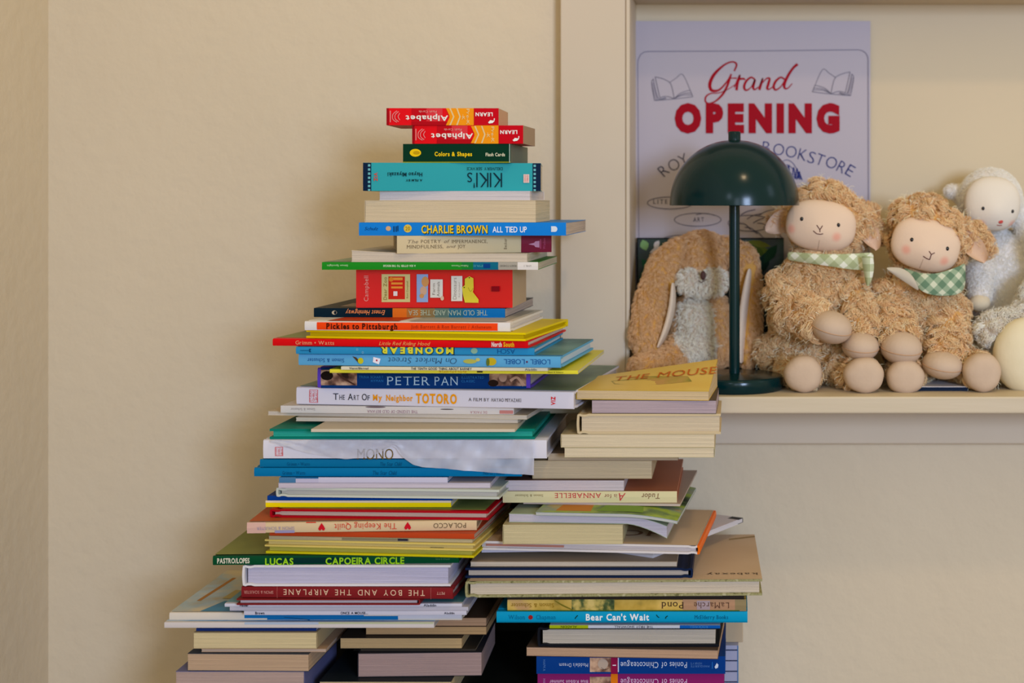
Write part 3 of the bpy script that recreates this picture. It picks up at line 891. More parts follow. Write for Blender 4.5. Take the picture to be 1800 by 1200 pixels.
MID = [
    (643, 855, 1089.5, 1105, 'paperback_book', 'brownish old paperback, top one of the middle bottom pile', 'pb', 'back', .11, '#4c3c30', '#a08064', {'d': 1.53}),
    (643, 855, 1105, 1120, 'paperback_book', 'tan old paperback, second from the top of the middle bottom pile', 'pb', 'back', .11, '#4c3c30', '#a88860', {'d': 1.53}),
    (598, 812, 1119.5, 1139, 'paperback_book', 'beige old paperback sticking out to the left in the middle bottom pile', 'pb', 'back', .11, '#2c2824', '#aa9068', {'d': 1.52}),
    (634, 836, 1139, 1143, 'booklet', 'thin dark booklet lying on the thick mauve paperback', 'pb', 'front', .11, '#302c28', '#6c6050', {'d': 1.52}),
    (630, 846, 1143, 1185, 'paperback_book', 'thick mauve-grey paperback with dark cover in the middle bottom pile', 'pb', 'left', .11, '#28282e', '#97807c', {'d': 1.515, 'yaw': 2}),
    (561, 793, 1183.5, 1218, 'paperback_book', 'cream paperback with dark cover at the bottom of the middle pile', 'pb', 'left', .2, '#1c2228', '#b8a27c',
     {'d': 1.5, 'top': [('#5c6068', [(.06, .5), (.12, .5), (.12, .58), (.06, .58)]), ('#5c6068', [(.15, .5), (.21, .5), (.21, .58), (.15, .58)])]}),
]

_lift = lambda v: Vector((v.x, v.y, v.z + .021 * max(0, v.y) / .115 * min(1, max(0, (v.x + .07) / .14)) * max(0, v.z / .0103) ** 1.5))
_bend1 = lambda v: Vector((v.x, v.y, v.z - .0065 * (max(0, v.x - .018) / .058) ** 1.7))
_bend2 = lambda v: Vector((v.x, v.y, v.z - (.0105 + .004 * (v.z < .0035)) * (max(0, v.x - .042) / .042) ** 1.5))
RIGHT = [
    (1012, 1246, 686, 703, 'paperback_book', 'yellow paperback with lifted cover on top of the right stack beside the lamp', 'pb', 'left', .115, '#c4a44e', '#c4ac84',
     {'warp': _lift, 'd': 1.51, 'yaw': -4, 'top': [(art_mouse, [(.0, .0), (1, .0), (1, 1), (.0, 1)]), (art('#6c7434', '#a08c3c', '#b08a50', scale=30), [(.25, .3), (.6, .22), (.85, .3), (.8, .5), (.5, .6), (.2, .5)])],
      'toptext': [('THE MOUSE', .62, .5, .026, .115, '#b4602c', 0)]}),
    (1040, 1259, 704, 728, 'paperback_book', 'mauve-edged paperback under the yellow one with lifted cover', 'pb', 'back', .1, '#4c423c', '#a8969a', {'d': 1.51, 'yaw': -1}),
    (1015, 1267, 727, 763, 'hardcover_book', 'thick cream hardcover with a rounded spine at the left, level with the sill', 'hc', 'left', .1, '#c6b596', '#c4b396', {'d': 1.51, 'ov': .0015}),
    (986, 1256, 762, 785.5, 'paperback_book', 'cream paperback with two page blocks, just under the thick cream hardcover', 'pb', 'left', .1, '#bfb090', CR2, {'d': 1.51}),
    (992, 1256, 785.5, 803, 'paperback_book', 'cream paperback with rounded lower corner and greenish cover edge', 'pb', 'right', .1, '#b4ab8c', CR2, {'d': 1.51}),
    (963, 1192, 796, 809, 'paperback_book', 'slim beige paperback pushed back under the two cream ones', 'pb', 'back', .1, '#8c7c6c', '#b4a084', {}),
    (936, 1146, 809, 841, 'paperback_book', 'thick beige paperback with fine page lines left of the bare wall', 'pb', 'left', .12, '#b4a284', '#b9a687', {}),
    (888, 1097, 843, 863, 'paperback_book', 'lilac-white paperback lying on the pink picture book', 'pb', 'back', .14, '#5c4840', '#bcb0b4', {}),
    (884, 1190, 863, 883, 'picture_book', 'pink picture book with a pale yellow spine and upside-down red capitals', 'hc', 'front', .19, '#b47a64', '#a88c80',
     {'decor': [r(884, 1190, '#cdc4a0'), t('ANNABELLE', 975, 1057, -2.5, 9, '#b4484c', serif=True, rot=180), t('is for', 1062, 1085, -1.5, 7, '#8a5c50', rot=180, serif=True), t('A', 1088, 1100, 0, 14, '#b4484c', rot=180, sh=.3), t('Tudor', 1128, 1161, -1.5, 9.5, '#7c5c48', rot=180, serif=True, sh=.15), t('Simon & Schuster', 905, 955, -2.5, 4.5, '#8a7c5c', rot=180, serif=True)],
      'top': [('#b07862', [(.0, .03), (1, .03), (1, 1), (.0, 1)])]}),
    (918, 1196, 883, 887.5, 'booklet', 'thin greyish booklet right under the pink picture book', 'pb', 'back', .19, '#a8988c', '#b8a89c', {'yaw': -4}),
    (940, 1191, 900, 906, 'paperback_book', 'sagging picture paperback with a green painted cover', 'pb', 'back', .17, '#8a988c', '#b4b4b0',
     {'warp': _bend1, 'd': 1.49, 'yaw': -5, 'top': [(art_meadow, [(.0, .0), (1, .0), (1, 1), (.0, 1)]), ('#b4742c', [(.13, .05), (.38, .05), (.36, .3), (.15, .3)]), ('#6c8c34', [(.42, .06), (.75, .06), (.7, .4), (.5, .45)])]}),
    (893, 1173, 906, 921.5, 'paperback_book', 'thick sagging paperback with lilac-white pages hanging over the cream block', 'pb', 'back', .15, '#9aa48c', '#b4aeb8', {'warp': _bend2, 'd': 1.5, 'yaw': -4}),
    (884, 1095, 921.5, 956, 'paperback_book', 'cream block of pages standing on the beige hardcover with orange spine', 'pb', 'left', .13, '#b4a884', '#bcae86', {}),
    (838, 1230, 960, 976, 'picture_book', 'beige-topped white hardcover with a bright orange spine at the right', 'hc', 'right', .17, '#c4bebc', '#b8aeac',
     {'yaw': -5, 'd': 1.5, 'spine_color': '#d06018', 'top': [(art_beige, [(.0, .0), (.985, .0), (.985, 1), (.0, 1)])], 'decor': [r(850, 990, '#a87c70', -2, 2)], 'onpage': True,
      'toptext': [('HOON', .58, .2, .026, .125, '#7c5c4a', 180), ('AVE', .25, .2, .024, .07, '#94765f', 180)]}),
    (848, 1135, 976, 987, 'booklet', 'bluish white magazine under the hardcover with the orange spine', 'pb', 'front', .17, '#b4b2c0', '#b8b4bc', {'yaw': 3, 'd': 1.53}),
    (949, 1151, 987, 996, 'booklet', 'white booklet turned aslant with a black end pointing at the wall', 'pb', 'back', .195, '#bdb8c0', '#c0bcc0', {'yaw': -30, 'd': 1.56, 'spine_color': '#12141c'}),
    (827, 1190, 995, 1004, 'paperback_book', 'thin cream book lying on the dark navy hardcover', 'pb', 'back', .16, '#a89884', '#bcae9c', {'d': 1.51}),
    (818, 1217, 1004, 1022, 'hardcover_book', 'dark navy hardcover with beige pages facing out', 'hc', 'right', .17, '#1c2640', '#aca094', {'d': 1.505}),
    (820, 1340, 1019, 1048, 'hardcover_book', 'wide olive cloth hardcover with beige cover overhanging the right stack', 'hc', 'left', .2, art_moss, '#beb09c',
     {'yaw': 1.5, 'top': [(art_beige, [(.01, .0), (1, .0), (1, 1), (.01, 1)]), ('#8a7450', [(.9, .86), (1, .93), (1, .96), (.9, .89)])], 'toptext': [('kabexay', .9, .08, .008, .055, '#4c4034', 180)]}),
    (892, 1308, 1044, 1053, 'booklet', 'thin blackish booklet beneath the wide olive hardcover', 'pb', 'front', .2, '#2c2622', '#6c665c', {'decor': [r(892, 1270, '#7c766a', -99, -1.5)]}),
    (892, 1312, 1053, 1073.5, 'picture_book', 'ochre painted picture book with upside-down dark title', 'hc', 'front', .2, art_pond, '#8c8474',
     {'decor': [r(1005, 1080, art_foliage), r(1200, 1292, '#a88870'), r(1292, 1312, '#8a7c60'), r(1225, 1248, '#9c8c90', -8, 8), t('Pond', 1163, 1202, 0, 12, '#3a2c24', serif=True, rot=180), t('LaMarche', 1220, 1282, 0, 10.5, '#5c4438', serif=True, rot=180), t('Simon & Schuster', 898, 974, 0, 7.5, '#8a6c24', serif=True, rot=180), ('s', [(975, -9), (990, 0), (1010, 9)], [1, 2.5, 1.5], '#6c6428'), r(892, 1300, '#3f5c24', 8.5, 99)]}),
    (873, 1314, 1073.5, 1093.5, 'picture_book', 'bright cyan hardcover with a bold white title', 'hc', 'front', .2, '#159cc8', '#a8a8a4',
     {'decor': [t("Bear Can't Wait", 1030, 1141, 0, 11.5, '#d4d8d8', b=.03), t('Wilson', 894, 923, 0, 8, '#0f6f9a', serif=True), t('Chapman', 943, 977, 0, 8, '#0f6f9a', serif=True), t('McElderry Books', 1221, 1280, 0, 7, '#0f5c84', serif=True), ('e', 933, .5, 4, 4, '#8a2c2c'),
                ('s', [(1011, 3), (1013, 0), (1016, -3)], 1.5, '#123c30'), ('s', [(1154, -4), (1156, -1), (1159, 1)], 1.5, '#123c30'), ('s', [(1170, 3), (1171, 0), (1174, -2)], 1.5, '#123c30'), r(873, 1314, '#0f84a8', 8, 99)]}),
    (966, 1258, 1093.5, 1098, 'paperback_book', 'very thin blue and green paperback right under the cyan spine', 'pb', 'front', .13, '#6c86a8', '#a8a8a8', {'decor': [r(966, 1034, '#62731c'), r(1195, 1258, '#144a8c'), t('THE FIRST SNOWFALL', 1080, 1148, 0, 3, '#3c5468', rot=180)], 'd': 1.515}),
    (966, 1266, 1098, 1103.5, 'paperback_book', 'very thin paperback with lime, white and blue spine on the black hardcover', 'pb', 'front', .13, '#b0b4c0', '#a8a8a8',
     {'decor': [r(966, 1034, '#8a981c'), r(1195, 1266, '#1456a8'), t('ALADDIN', 986, 1014, 0, 4, '#2c3414', rot=180), t('THE FIRST SNOWFALL', 1080, 1148, 0, 4, '#2c3038', rot=180), t('ROCKWELL', 1212, 1244, 0, 4, '#5c94cc', rot=180)], 'd': 1.505}),
    (946, 1264, 1101, 1136, 'hardcover_book', 'black hardcover with pale page edges facing out', 'hc', 'left', .13, '#16181e', '#b0a698', {'d': 1.51, 'ov': .004}),
    (924, 1262, 1136, 1152.5, 'paperback_book', 'flat brown-edged paperback sticking out left above the blue pony book', 'pb', 'back', .12, '#4c4038', '#ac8c72', {'yaw': -3, 'd': 1.505}),
    (943, 1275, 1152.5, 1183.5, 'paperback_book', 'dark blue series paperback with white serif title', 'pb', 'front', .12, '#103a80', '#a8a4b0',
     {'decor': [t('Ponies of Chincoteague', 1091, 1208, 0, 11, '#c4ccdc', serif=True, rot=180), t("MARGUERITE", 1214, 1247, 2, 4, '#6c8cc0', serif=True, rot=180), t("HENRY'S", 1214, 1234, -3, 4, '#6c8cc0', serif=True, rot=180), t("Maddie's Dream", 983, 1034, 0, 7, '#bcc4d8', serif=True, rot=180),
                r(1037, 1074, art_sepia, -13, 12), ('e', 1060, -2, 9, 9, '#a8988c'), ('s', [(1057, 4), (1064, 8), (1070, 5)], .8, '#4c4038'), r(1074, 1086, '#7c1c3c'), r(1086, 1088, '#b4bcd0', -13, 12), r(1077, 1083, '#d0d0dc', -.8, .8), ('t', 'HAPKA', 957, 0, 4.5, 20, '#6c8cc0', {'rot': 90, 'serif': True}),
                ('p', [(1256, 3), (1260, -4), (1263, -1), (1262, 4), (1258, 6)], '#c4ccdc'), r(1251, 1253, '#2f66b0', -6, 6)], 'd': 1.51}),
    (945, 1273, 1184.5, 1226, 'paperback_book', 'purple series paperback at the bottom of the right stack', 'pb', 'front', .12, '#7c2a5c', '#a8a4b0',
     {'decor': [t('Ponies of Chincoteague', 1091, 1208, -4, 11, '#d0b4cc', serif=True, rot=180), t('Blue Ribbon Summer', 966, 1034, -4, 7, '#d0b4cc', serif=True, rot=180), r(1037, 1074, art_sepia, -13, 12), r(1074, 1086, '#cc6c1c'), ('t', '2', 1080, 0, 7, 4, '#e0d0c0', {'rot': 90}), ('t', 'HAPKA', 957, 0, 4.5, 20, '#b088b0', {'rot': 90, 'serif': True}), r(945, 1273, '#b88aa8', -99, -19)], 'd': 1.515}),
]

zl, _ = pile(LEFT, ZBENCH + 0.0002, 1.49, 'paperbacks at the foot of the left stack')
zm, _ = pile(MID, ZBENCH + 0.0002, 1.52, 'paperbacks at the foot of the middle pile')
for sp in MAIN:          # the foot of the stack is pressed together a little, its top sits loose
    sp[11]['k'] = .988 if sp[2] > 680 else 1.012 if sp[2] < 560 else 1.0
ztop, made = pile(MAIN, max(zl, zm) + 0.0002, 1.5, 'books and boxes in the tall stack')
zr, madeR = pile(RIGHT, ZBENCH + 0.0002, 1.51, 'books in the right stack')


# ------------------------------------------------------------------ torn translucent wrapper on the white hardcover
wrapped, dW, TW, LW = made['white hardcover half covered by a torn translucent wrapper']
tis = bpy.data.materials.new('tissue')
tis.use_nodes = True
nn, ll = nodes(tis)
pb_ = nn['Principled BSDF']
pb_.inputs['Base Color'].default_value = lin('#b4b6c4', 1.3)
pb_.inputs['Roughness'].default_value = 0.35
tcn = nn.new('ShaderNodeTexCoord')
tno = nn.new('ShaderNodeTexNoise')
tno.inputs['Scale'].default_value = 22
tno.inputs['Detail'].default_value = 3
ll.new(tcn.outputs['Object'], tno.inputs[0])
mr = nn.new('ShaderNodeMapRange')
mr.inputs[1].default_value, mr.inputs[2].default_value = 0.3, 0.7
mr.inputs[3].default_value, mr.inputs[4].default_value = 0.42, 0.86
ll.new(tno.outputs[0], mr.inputs[0])
ll.new(mr.outputs[0], pb_.inputs['Alpha'])
top_px = [(478, 771.5), (940, 771.5)]
bot_px = [(478, 774), (500, 781), (540, 792), (580, 800), (610, 804), (640, 802), (665, 795), (685, 785), (697, 781), (701, 790), (712, 803), (730, 814), (745, 818), (775, 820), (820, 824), (870, 828), (920, 831), (940, 832)]
gw = G()
NXW, NZW = 92, 8
cxw = (463 + 961) / 2


def edge(x):
    for (xa, ya), (xb_, yb_) in zip(bot_px, bot_px[1:]):
        if xa <= x <= xb_:
            return ya + (yb_ - ya) * (x - xa) / (xb_ - xa)
    return bot_px[-1][1]


vsw = []
for i in range(NXW + 1):
    x = 478 + (940 - 478) * i / NXW
    for j in range(NZW + 1):
        f = j / NZW
        y = 771.5 + (edge(x) - 771.5) * f
        zz = TW - (y - 771.5) * dW / F
        wrinkle = 0.0009 * math.sin(x * .21 + 6 * f) * math.sin(x * .067 + 3 * f) + 0.0006 * math.sin(x * .09 - 9 * f)
        vsw.append(((x - cxw) * dW / F, -0.0042 - 0.0022 * f - wrinkle, zz))
fsw = [[i * (NZW + 1) + j, (i + 1) * (NZW + 1) + j, (i + 1) * (NZW + 1) + j + 1, i * (NZW + 1) + j + 1] for i in range(NXW) for j in range(NZW)]
gw.add(vsw, fsw, tis, True)
wr = gw.build('torn_wrapper', wrapped)
wr['label'] = 'translucent torn wrapper'

# ------------------------------------------------------------------ table lamp
teal = bpy.data.materials.new('teal_enamel')
teal.use_nodes = True
tb = teal.node_tree.nodes['Principled BSDF']
tb.inputs['Base Color'].default_value = lin('#012629', 1.0)
tb.inputs['Roughness'].default_value = 0.2
tb.inputs['Specular IOR Level'].default_value = 0.22
tb.inputs['Coat Weight'].default_value = 0.05
tb.inputs['Coat Roughness'].default_value = 0.12
LD = 1.690
lampz = ZS + 0.0002
lx = P(1291, 0, LD).x
lamp = thing('table_lamp', 'dark teal mushroom table lamp with domed shade on the sill', 'lamp', (lx, LD, lampz))


def zl_(y, d=LD):
    return ZC + (VY - y) * d / F - lampz


bh = 0.0165
g = G()
g.lathe([(0, 0), (0.056, 0), (0.0578, 0.0015), (0.0578, bh - 0.003), (0.0568, bh - 0.0008), (0.0545, bh), (0.012, bh + 0.0006), (0.0075, bh + 0.002), (0, bh + 0.002)], teal)
g.build('base', lamp)
g = G()
g.lathe([(0.0063, bh), (0.0063, zl_(350))], teal, 32)
g.build('stem', lamp)
R = 114 * LD / F
z0, z1 = zl_(360), zl_(246)
prof = []
for k in range(25):
    a = math.pi / 2 * k / 24
    prof.append((R * math.cos(a) ** 0.96, z0 + (z1 - z0) * math.sin(a)))
inner = [(max(0, rr - 0.0016), zz - 0.0014 if k else zz) for k, (rr, zz) in enumerate(prof)]
g = G()
g.lathe(prof, teal, 96)
g.lathe([(prof[0][0], z0), (R - 0.0002, z0 - 0.0006), (inner[0][0], z0)], teal, 96)
sh = g.build('shade', lamp)
g = G()
g.lathe(inner, mat('#8a9088', 0.5), 64)
g.build('shade_lining', lamp)
g = G()
zf = zl_(231)
g.lathe([(0.0074, z1 - 0.003), (0.0074, zf - 0.0012), (0.0064, zf), (0, zf)], teal, 40)
g.build('finial', lamp)
g = G()
g.lathe([(0, zl_(350)), (0.009, zl_(350)), (0.014, zl_(338)), (0.012, zl_(325)), (0.0, zl_(315))], mat('#d8d2c4', 0.3), 24)
g.build('bulb', lamp)

# ------------------------------------------------------------------ poster on the back of the recess
DPO = DB - 0.006
px0, px1, py0, py1 = 1113, 1530, 37, 640
pc = P((px0 + px1) / 2, py1, DPO)
paper = mat('#a59da4', 0.5, 0.3)
g = G()
g.box((-(px1 - px0) / 2 * DPO / F, 0, 0), ((px1 - px0) / 2 * DPO / F, 0.0008, (py1 - py0) * DPO / F), paper)


def top3(x, y, li):
    return ((x - (px0 + px1) / 2) * DPO / F, -0.0003 - 0.00006 * (li % 1000 % 12), (py1 - y) * DPO / F)


def zz7(x, y):
    return (1100 + x / 3, 30 + y / 3)


RED, INK, NAVY = '#8c0f1c', '#3a3844', '#16246c'
GREYL = '#7c7886'


def seg(pts, w, col, k=1.0):
    w = [q * k for q in w] if isinstance(w, list) else w * k
    return ('s', [zz7(*p) for p in pts], w, col)


pd = []
# rounded border
bpts = [(1124, 600), (1121, 112), (1122, 104), (1126, 96), (1132, 91.5), (1140, 90.5), (1330, 89.5), (1508, 87.5), (1516, 89), (1522, 93.5), (1525.5, 100), (1526, 108), (1527, 600)]
for a, b in zip(bpts, bpts[1:]):
    pd.append(('s', [a, b], 1.5, GREYL))
# script word
pd += [seg([(572, 285), (584, 250), (562, 236), (520, 252), (468, 300), (444, 350), (452, 385), (490, 385), (530, 345), (556, 300)], [2, 2.6, 2, 2.4, 4, 4.5, 4, 2.6, 2, 1.2], RED, 1.35),
       seg([(548, 322), (585, 322)], [1, 2], RED, 1.35),
       seg([(556, 300), (540, 350), (516, 400), (478, 440), (440, 456), (420, 444), (424, 418), (450, 402), (490, 400), (540, 380), (578, 355)], [2.2, 3, 3, 2.2, 2, 2.2, 2.2, 1.6, 1.2, 1, 1], RED, 1.35),
       seg([(572, 372), (590, 330), (602, 305), (600, 325), (622, 325), (628, 332)], [1.2, 2, 1.6, 3, 2.4, 2], RED, 1.35),
       seg([(602, 318), (590, 350), (584, 386)], [1.5, 3, 3.4], RED, 1.35),
       seg([(680, 328), (660, 318), (634, 340), (624, 370), (636, 386), (662, 368), (682, 330), (672, 368), (680, 382), (704, 366)], [2, 2.2, 3, 3.2, 2.2, 1.2, 2.4, 3.2, 2, 1], RED, 1.35),
       seg([(704, 366), (722, 322), (714, 352), (704, 384)], [1, 1.6, 3, 3.2], RED, 1.35),
       seg([(710, 360), (740, 326), (758, 324), (752, 352), (746, 376), (758, 380), (784, 360)], [1, 1.6, 2.6, 3.4, 3, 1.6, 1], RED, 1.35),
       seg([(838, 328), (816, 318), (790, 340), (780, 368), (792, 384), (820, 364), (842, 326)], [2, 2.2, 3, 3.2, 2.2, 1.4, 1.6], RED, 1.35),
       seg([(906, 248), (880, 272), (852, 316), (836, 356), (840, 376), (856, 374), (878, 350)], [3.6, 3, 3.4, 3.6, 2.4, 1.4, 1], RED, 1.35)]
pd.append(('t', 'OPENING', 1331, 206.5, 46, 290, RED, {'b': .075, 'track': .15}))
for s, pts in (('ROY', [(1166, 299, -42), (1184, 289, -34), (1201, 280, -25)]), ('BOOKSTORE', [(1347, 258, 6), (1369, 262, 9), (1391, 266, 12), (1411, 271, 14), (1427, 276, 18), (1442, 280, 21), (1462, 285, 24), (1480, 293, 28), (1495, 299, 31)])):
    for ch, (x, y, a) in zip(s, pts):
        gwid = {'I': 2, 'B': 13, 'O': 19, 'K': 14, 'S': 12, 'T': 14, 'R': 13, 'E': 12, 'Y': 15}[ch]
        pd.append(('t', ch, x, y, 22, gwid, INK if s == 'ROY' else NAVY, {'b': -.016, 'rot': a}))
pd += [('o', 1178, 356.5, 40, 10.5, 1.1, INK), ('t', 'LITE', 1161, 354, 8, 26, INK, {'serif': True, 'track': .2}), ('o', 1226.5, 386, 41, 11.5, 1.1, INK), ('t', 'ART', 1228, 385.5, 8, 19, INK, {'serif': True, 'track': .2}),
       seg([(370, 1042), (420, 1034), (470, 1046)], 1, INK), ('o', 1318, 392, 38, 14, 1.1, INK), ('o', 1206, 422, 44, 9, 1, INK)]
for k in range(7):
    a, b = 1302 + 11 * k, 372 + 7 * (k % 3)
    pd.append(('s', [(a, b + 6), (a + 10, b), (a + 26, b - 4)], 1.1, '#2c2c48'))
    pd.append(('s', [(a - 4, b + 20), (a + 8, b + 22), (a + 18, b + 32)], 1.1, '#2c2c48'))
# mountain and fir trees
for x, h in ((1386, 24), (1395, 20), (1401, 18), (1405, 13)):
    for q in range(5):
        pd.append(('s', [(x - 1.2 - q, 318 - h + q * h / 5), (x, 316 - h + q * h / 5 - 2), (x + 1.5 + q, 319 - h + q * h / 5)], 1.4, NAVY))
pd += [('s', [(1374, 284), (1384, 281), (1394, 287), (1402, 300)], 1, NAVY), ('s', [(1376, 292), (1386, 290), (1396, 300)], 1, NAVY)]
# two sketched open books
bk = [[(155, 315), (195, 325), (232, 345), (246, 380), (256, 430)], [(155, 315), (180, 425)], [(180, 425), (215, 418), (256, 430)], [(232, 345), (265, 322), (300, 303), (340, 385)], [(340, 385), (290, 400), (256, 430)],
      [(146, 325), (136, 350), (152, 440)], [(152, 440), (205, 436), (248, 432), (270, 430), (354, 420)], [(354, 420), (340, 385)], [(146, 328), (168, 425), (210, 424)], [(141, 345), (158, 432), (215, 428)], [(260, 425), (300, 405), (345, 400)], [(258, 428), (300, 412), (350, 410)]]
for ln in bk:
    pd.append(seg(ln, 1.0, '#66626e'))
    pd.append(seg([(1338 - x, y - 26) for x, y in ln], 1.0, '#66626e'))
pd += [('p', [zz7(141, 345), zz7(150, 345), zz7(172, 428), zz7(152, 440)], '#8f8993'), ('p', [zz7(1338 - 141, 319), zz7(1338 - 150, 319), zz7(1338 - 172, 402), zz7(1338 - 152, 414)], '#8f8993')]
decorate(g, pd, top3, 1)
po = g.build('poster', None, pc)
tag(po, 'white poster announcing a grand opening in red letters on the back of the recess', 'poster')

# dark botanical picture standing in front of the poster's foot
DPI = 1.848
g = G()
x0, x1, yt_ = 1119, 1378, 418
zb_ = ZS + 0.0003
hp = ZC + (VY - yt_) * DPI / F - zb_
wp = (x1 - x0) * DPI / F
leafmat = noisemat('leaf_print', None, None, 26, 3, 0.35, cols=['#0c1414', '#10201c', '#16302a', '#0e1818'], lo=.35, hi=.65, spec=.35)
g.box((-wp / 2, 0, 0), (wp / 2, 0.010, hp), leafmat)


def bot3(x, y, li):
    return ((x - (x0 + x1) / 2) * DPI / F, -0.0003 - 0.00008 * (li % 1000), hp - (y - yt_) * DPI / F)


bd = [('r', x0, yt_, x1, yt_ + 2, '#08090c'), ('r', x0, yt_, x0 + 2.5, 690, '#08090c')]
lf = lambda x, y, a, l, w_: [(x + l * t_ * math.cos(a) - w_ * math.sin(math.pi * t_) * s_ * math.sin(a), y + l * t_ * math.sin(a) + w_ * math.sin(math.pi * t_) * s_ * math.cos(a)) for s_, ts in ((1, (0, .25, .5, .75, 1)), (-1, (.75, .5, .25))) for t_ in ts]
for x, y, a, l, w_, c in ((1136, 440, -1.9, 20, 8, '#7c9a6c'), (1150, 436, -1.0, 16, 5, '#c4c0c4'), (1142, 444, -.4, 26, 5, '#b8b4bc'), (1132, 470, 1.6, 40, 8, '#1f4a3c'), (1128, 455, .9, 30, 7, '#2c5a44'), (1320, 436, .3, 40, 9, '#4c5c24'), (1345, 450, -2.6, 34, 8, '#3a4a1c'),
                          (1350, 440, 1.9, 45, 10, '#12302a'), (1366, 430, 2.2, 40, 9, '#1c3c2c'), (1312, 424, .2, 44, 6, '#5c6430'), (1160, 428, .3, 22, 6, '#2f4a3c')):
    bd.append(('p', lf(x, y, a, l, w_), c))
decorate(g, bd, bot3, 1)
bp_ = g.build('picture_board', None, (P((x0 + x1) / 2, 0, DPI).x, DPI, zb_))
tag(bp_, 'dark picture with leaves standing behind the floppy-eared rabbit below the poster', 'picture')

# dark blue booklet lying on the sill under the second lamb
g = G()
g.box((-.03, -.028, 0), (.03, .028, .0045), mat('#1a2438', .4))
g.box((-.0305, -.0285, .0045), (.0305, .0285, .0052), mat('#c4c0c0', .5))
fb = g.build('booklet', None, (P(1652, 0, 1.685).x, 1.695, ZS + .0002))
tag(fb, 'dark blue booklet lying flat on the sill beneath the right curly lamb', 'booklet')

# pale blue checked carton behind the right stack, beige box on it
DC = 1.662
g = G()
cw0, cw1 = P(1196, 0, DC).x, P(1298, 0, DC).x
zc1 = P(0, 1134, DC).z
pbm = mat('#a4a6bc', .45)
g.box((cw0, DC, 0), (cw1, DC + .085, zc1), pbm)


def c3(x, y, li):
    return ((x - VX) * DC / F, DC - .0003 - .0001 * (li % 1000), ZC + (VY - y) * DC / F)


cd = [('r', 1296, 1134, 1298, 1300, '#5f82b0')]
for k in range(8):
    cd.append(('r', 1196, 1141 + 18.6 * k, 1296, 1143 + 18.6 * k, '#2a3048'))
decorate(g, cd, c3, 1)
o0 = (cw0 + cw1) / 2
car = g.build('carton')
for v in car.data.vertices:
    v.co.x -= o0
    v.co.y -= DC
car.location = (o0, DC, 0)
tag(car, 'pale blue carton with dark lines behind the bottom of the right stack', 'carton')
g = G()
bx0, bx1 = P(1215, 0, 1.672).x, P(1306, 0, 1.672).x
g.box((-(bx1 - bx0) / 2, 0, 0), ((bx1 - bx0) / 2, .07, P(0, 1086, 1.672).z - zc1 - .0003), mat('#b0a08a', .6))
bb = fixnormals(g.build('box', None, ((bx0 + bx1) / 2, 1.672, zc1 + .0003)), .001)
tag(bb, 'plain beige box on the pale blue carton, right of the black hardcover', 'box')


# ------------------------------------------------------------------ plush toys
def hairmat(name, c1, c2, rough=0.85):
    m = bpy.data.materials.new(name)
    m.use_nodes = True
    n, l = nodes(m)
    b = n['Principled BSDF']
    b.inputs['Roughness'].default_value = rough
    b.inputs['Specular IOR Level'].default_value = 0.12
    h = n.new('ShaderNodeHairInfo')
    rp = n.new('ShaderNodeValToRGB')
    rp.color_ramp.elements[0].color = lin(c1, K)
    rp.color_ramp.elements[1].color = lin(c2, K)
    l.new(h.outputs['Random'], rp.inputs[0])
    l.new(rp.outputs[0], b.inputs['Base Color'])
    return m


def skin(name, parts, voxel=0.0035, smooth=8):
    """one continuous surface from blobs and tapering limbs: parts are chains of (center, (rx, ry, rz))"""
    bm = bmesh.new()
    for ch in parts:
        pts = []
        for a, b in zip(ch, ch[1:]):
            for k in range(7):
                f = k / 7
                pts.append((a[0].lerp(b[0], f), tuple(a[1][i] * (1 - f) + b[1][i] * f for i in range(3))))
        pts.append(ch[-1])
        for c, rr in pts:
            mtx = Matrix.Translation(c) @ Matrix.Diagonal((*rr, 1))
            bmesh.ops.create_uvsphere(bm, u_segments=20, v_segments=14, radius=1, matrix=mtx)
    me = bpy.data.meshes.new(name)
    bm.to_mesh(me)
    bm.free()
    o = bpy.data.objects.new(name, me)
    C.objects.link(o)
    rm = o.modifiers.new('r', 'REMESH')
    rm.mode = 'VOXEL'
    rm.voxel_size = voxel
    sm = o.modifiers.new('s', 'SMOOTH')
    sm.iterations = smooth
    sm.factor = 0.5
    dg = bpy.context.evaluated_depsgraph_get()
    dg.update()
    m2 = bpy.data.meshes.new_from_object(o.evaluated_get(dg))
    o.modifiers.clear()
    o.data = m2
    m2.name = name
    bpy.data.meshes.remove(me)
    for p in m2.polygons:
        p.use_smooth = True
    return o


def surface_samples(o, n):
    me = o.data
    me.calc_loop_triangles()
    tri = np.array([t_.vertices[:] for t_ in me.loop_triangles])
    co = np.array([v.co[:] for v in me.vertices])
    A, B, D_ = co[tri[:, 0]], co[tri[:, 1]], co[tri[:, 2]]
    nr = np.cross(B - A, D_ - A)
    ar = np.linalg.norm(nr, axis=1)
    nr /= ar[:, None] + 1e-12
    idx = rng.choice(len(tri), n, p=ar / ar.sum())
    u, v = rng.random(n), rng.random(n)
    fl = u + v > 1
    u[fl], v[fl] = 1 - u[fl], 1 - v[fl]
    pts = A[idx] + (B - A)[idx] * u[:, None] + (D_ - A)[idx] * v[:, None]
    vn = np.array([v_.normal[:] for v_ in me.vertices])
    nn_ = vn[tri[idx, 0]] * (1 - u - v)[:, None] + vn[tri[idx, 1]] * u[:, None] + vn[tri[idx, 2]] * v[:, None]
    nn_ /= np.linalg.norm(nn_, axis=1)[:, None] + 1e-9
    return pts, nn_


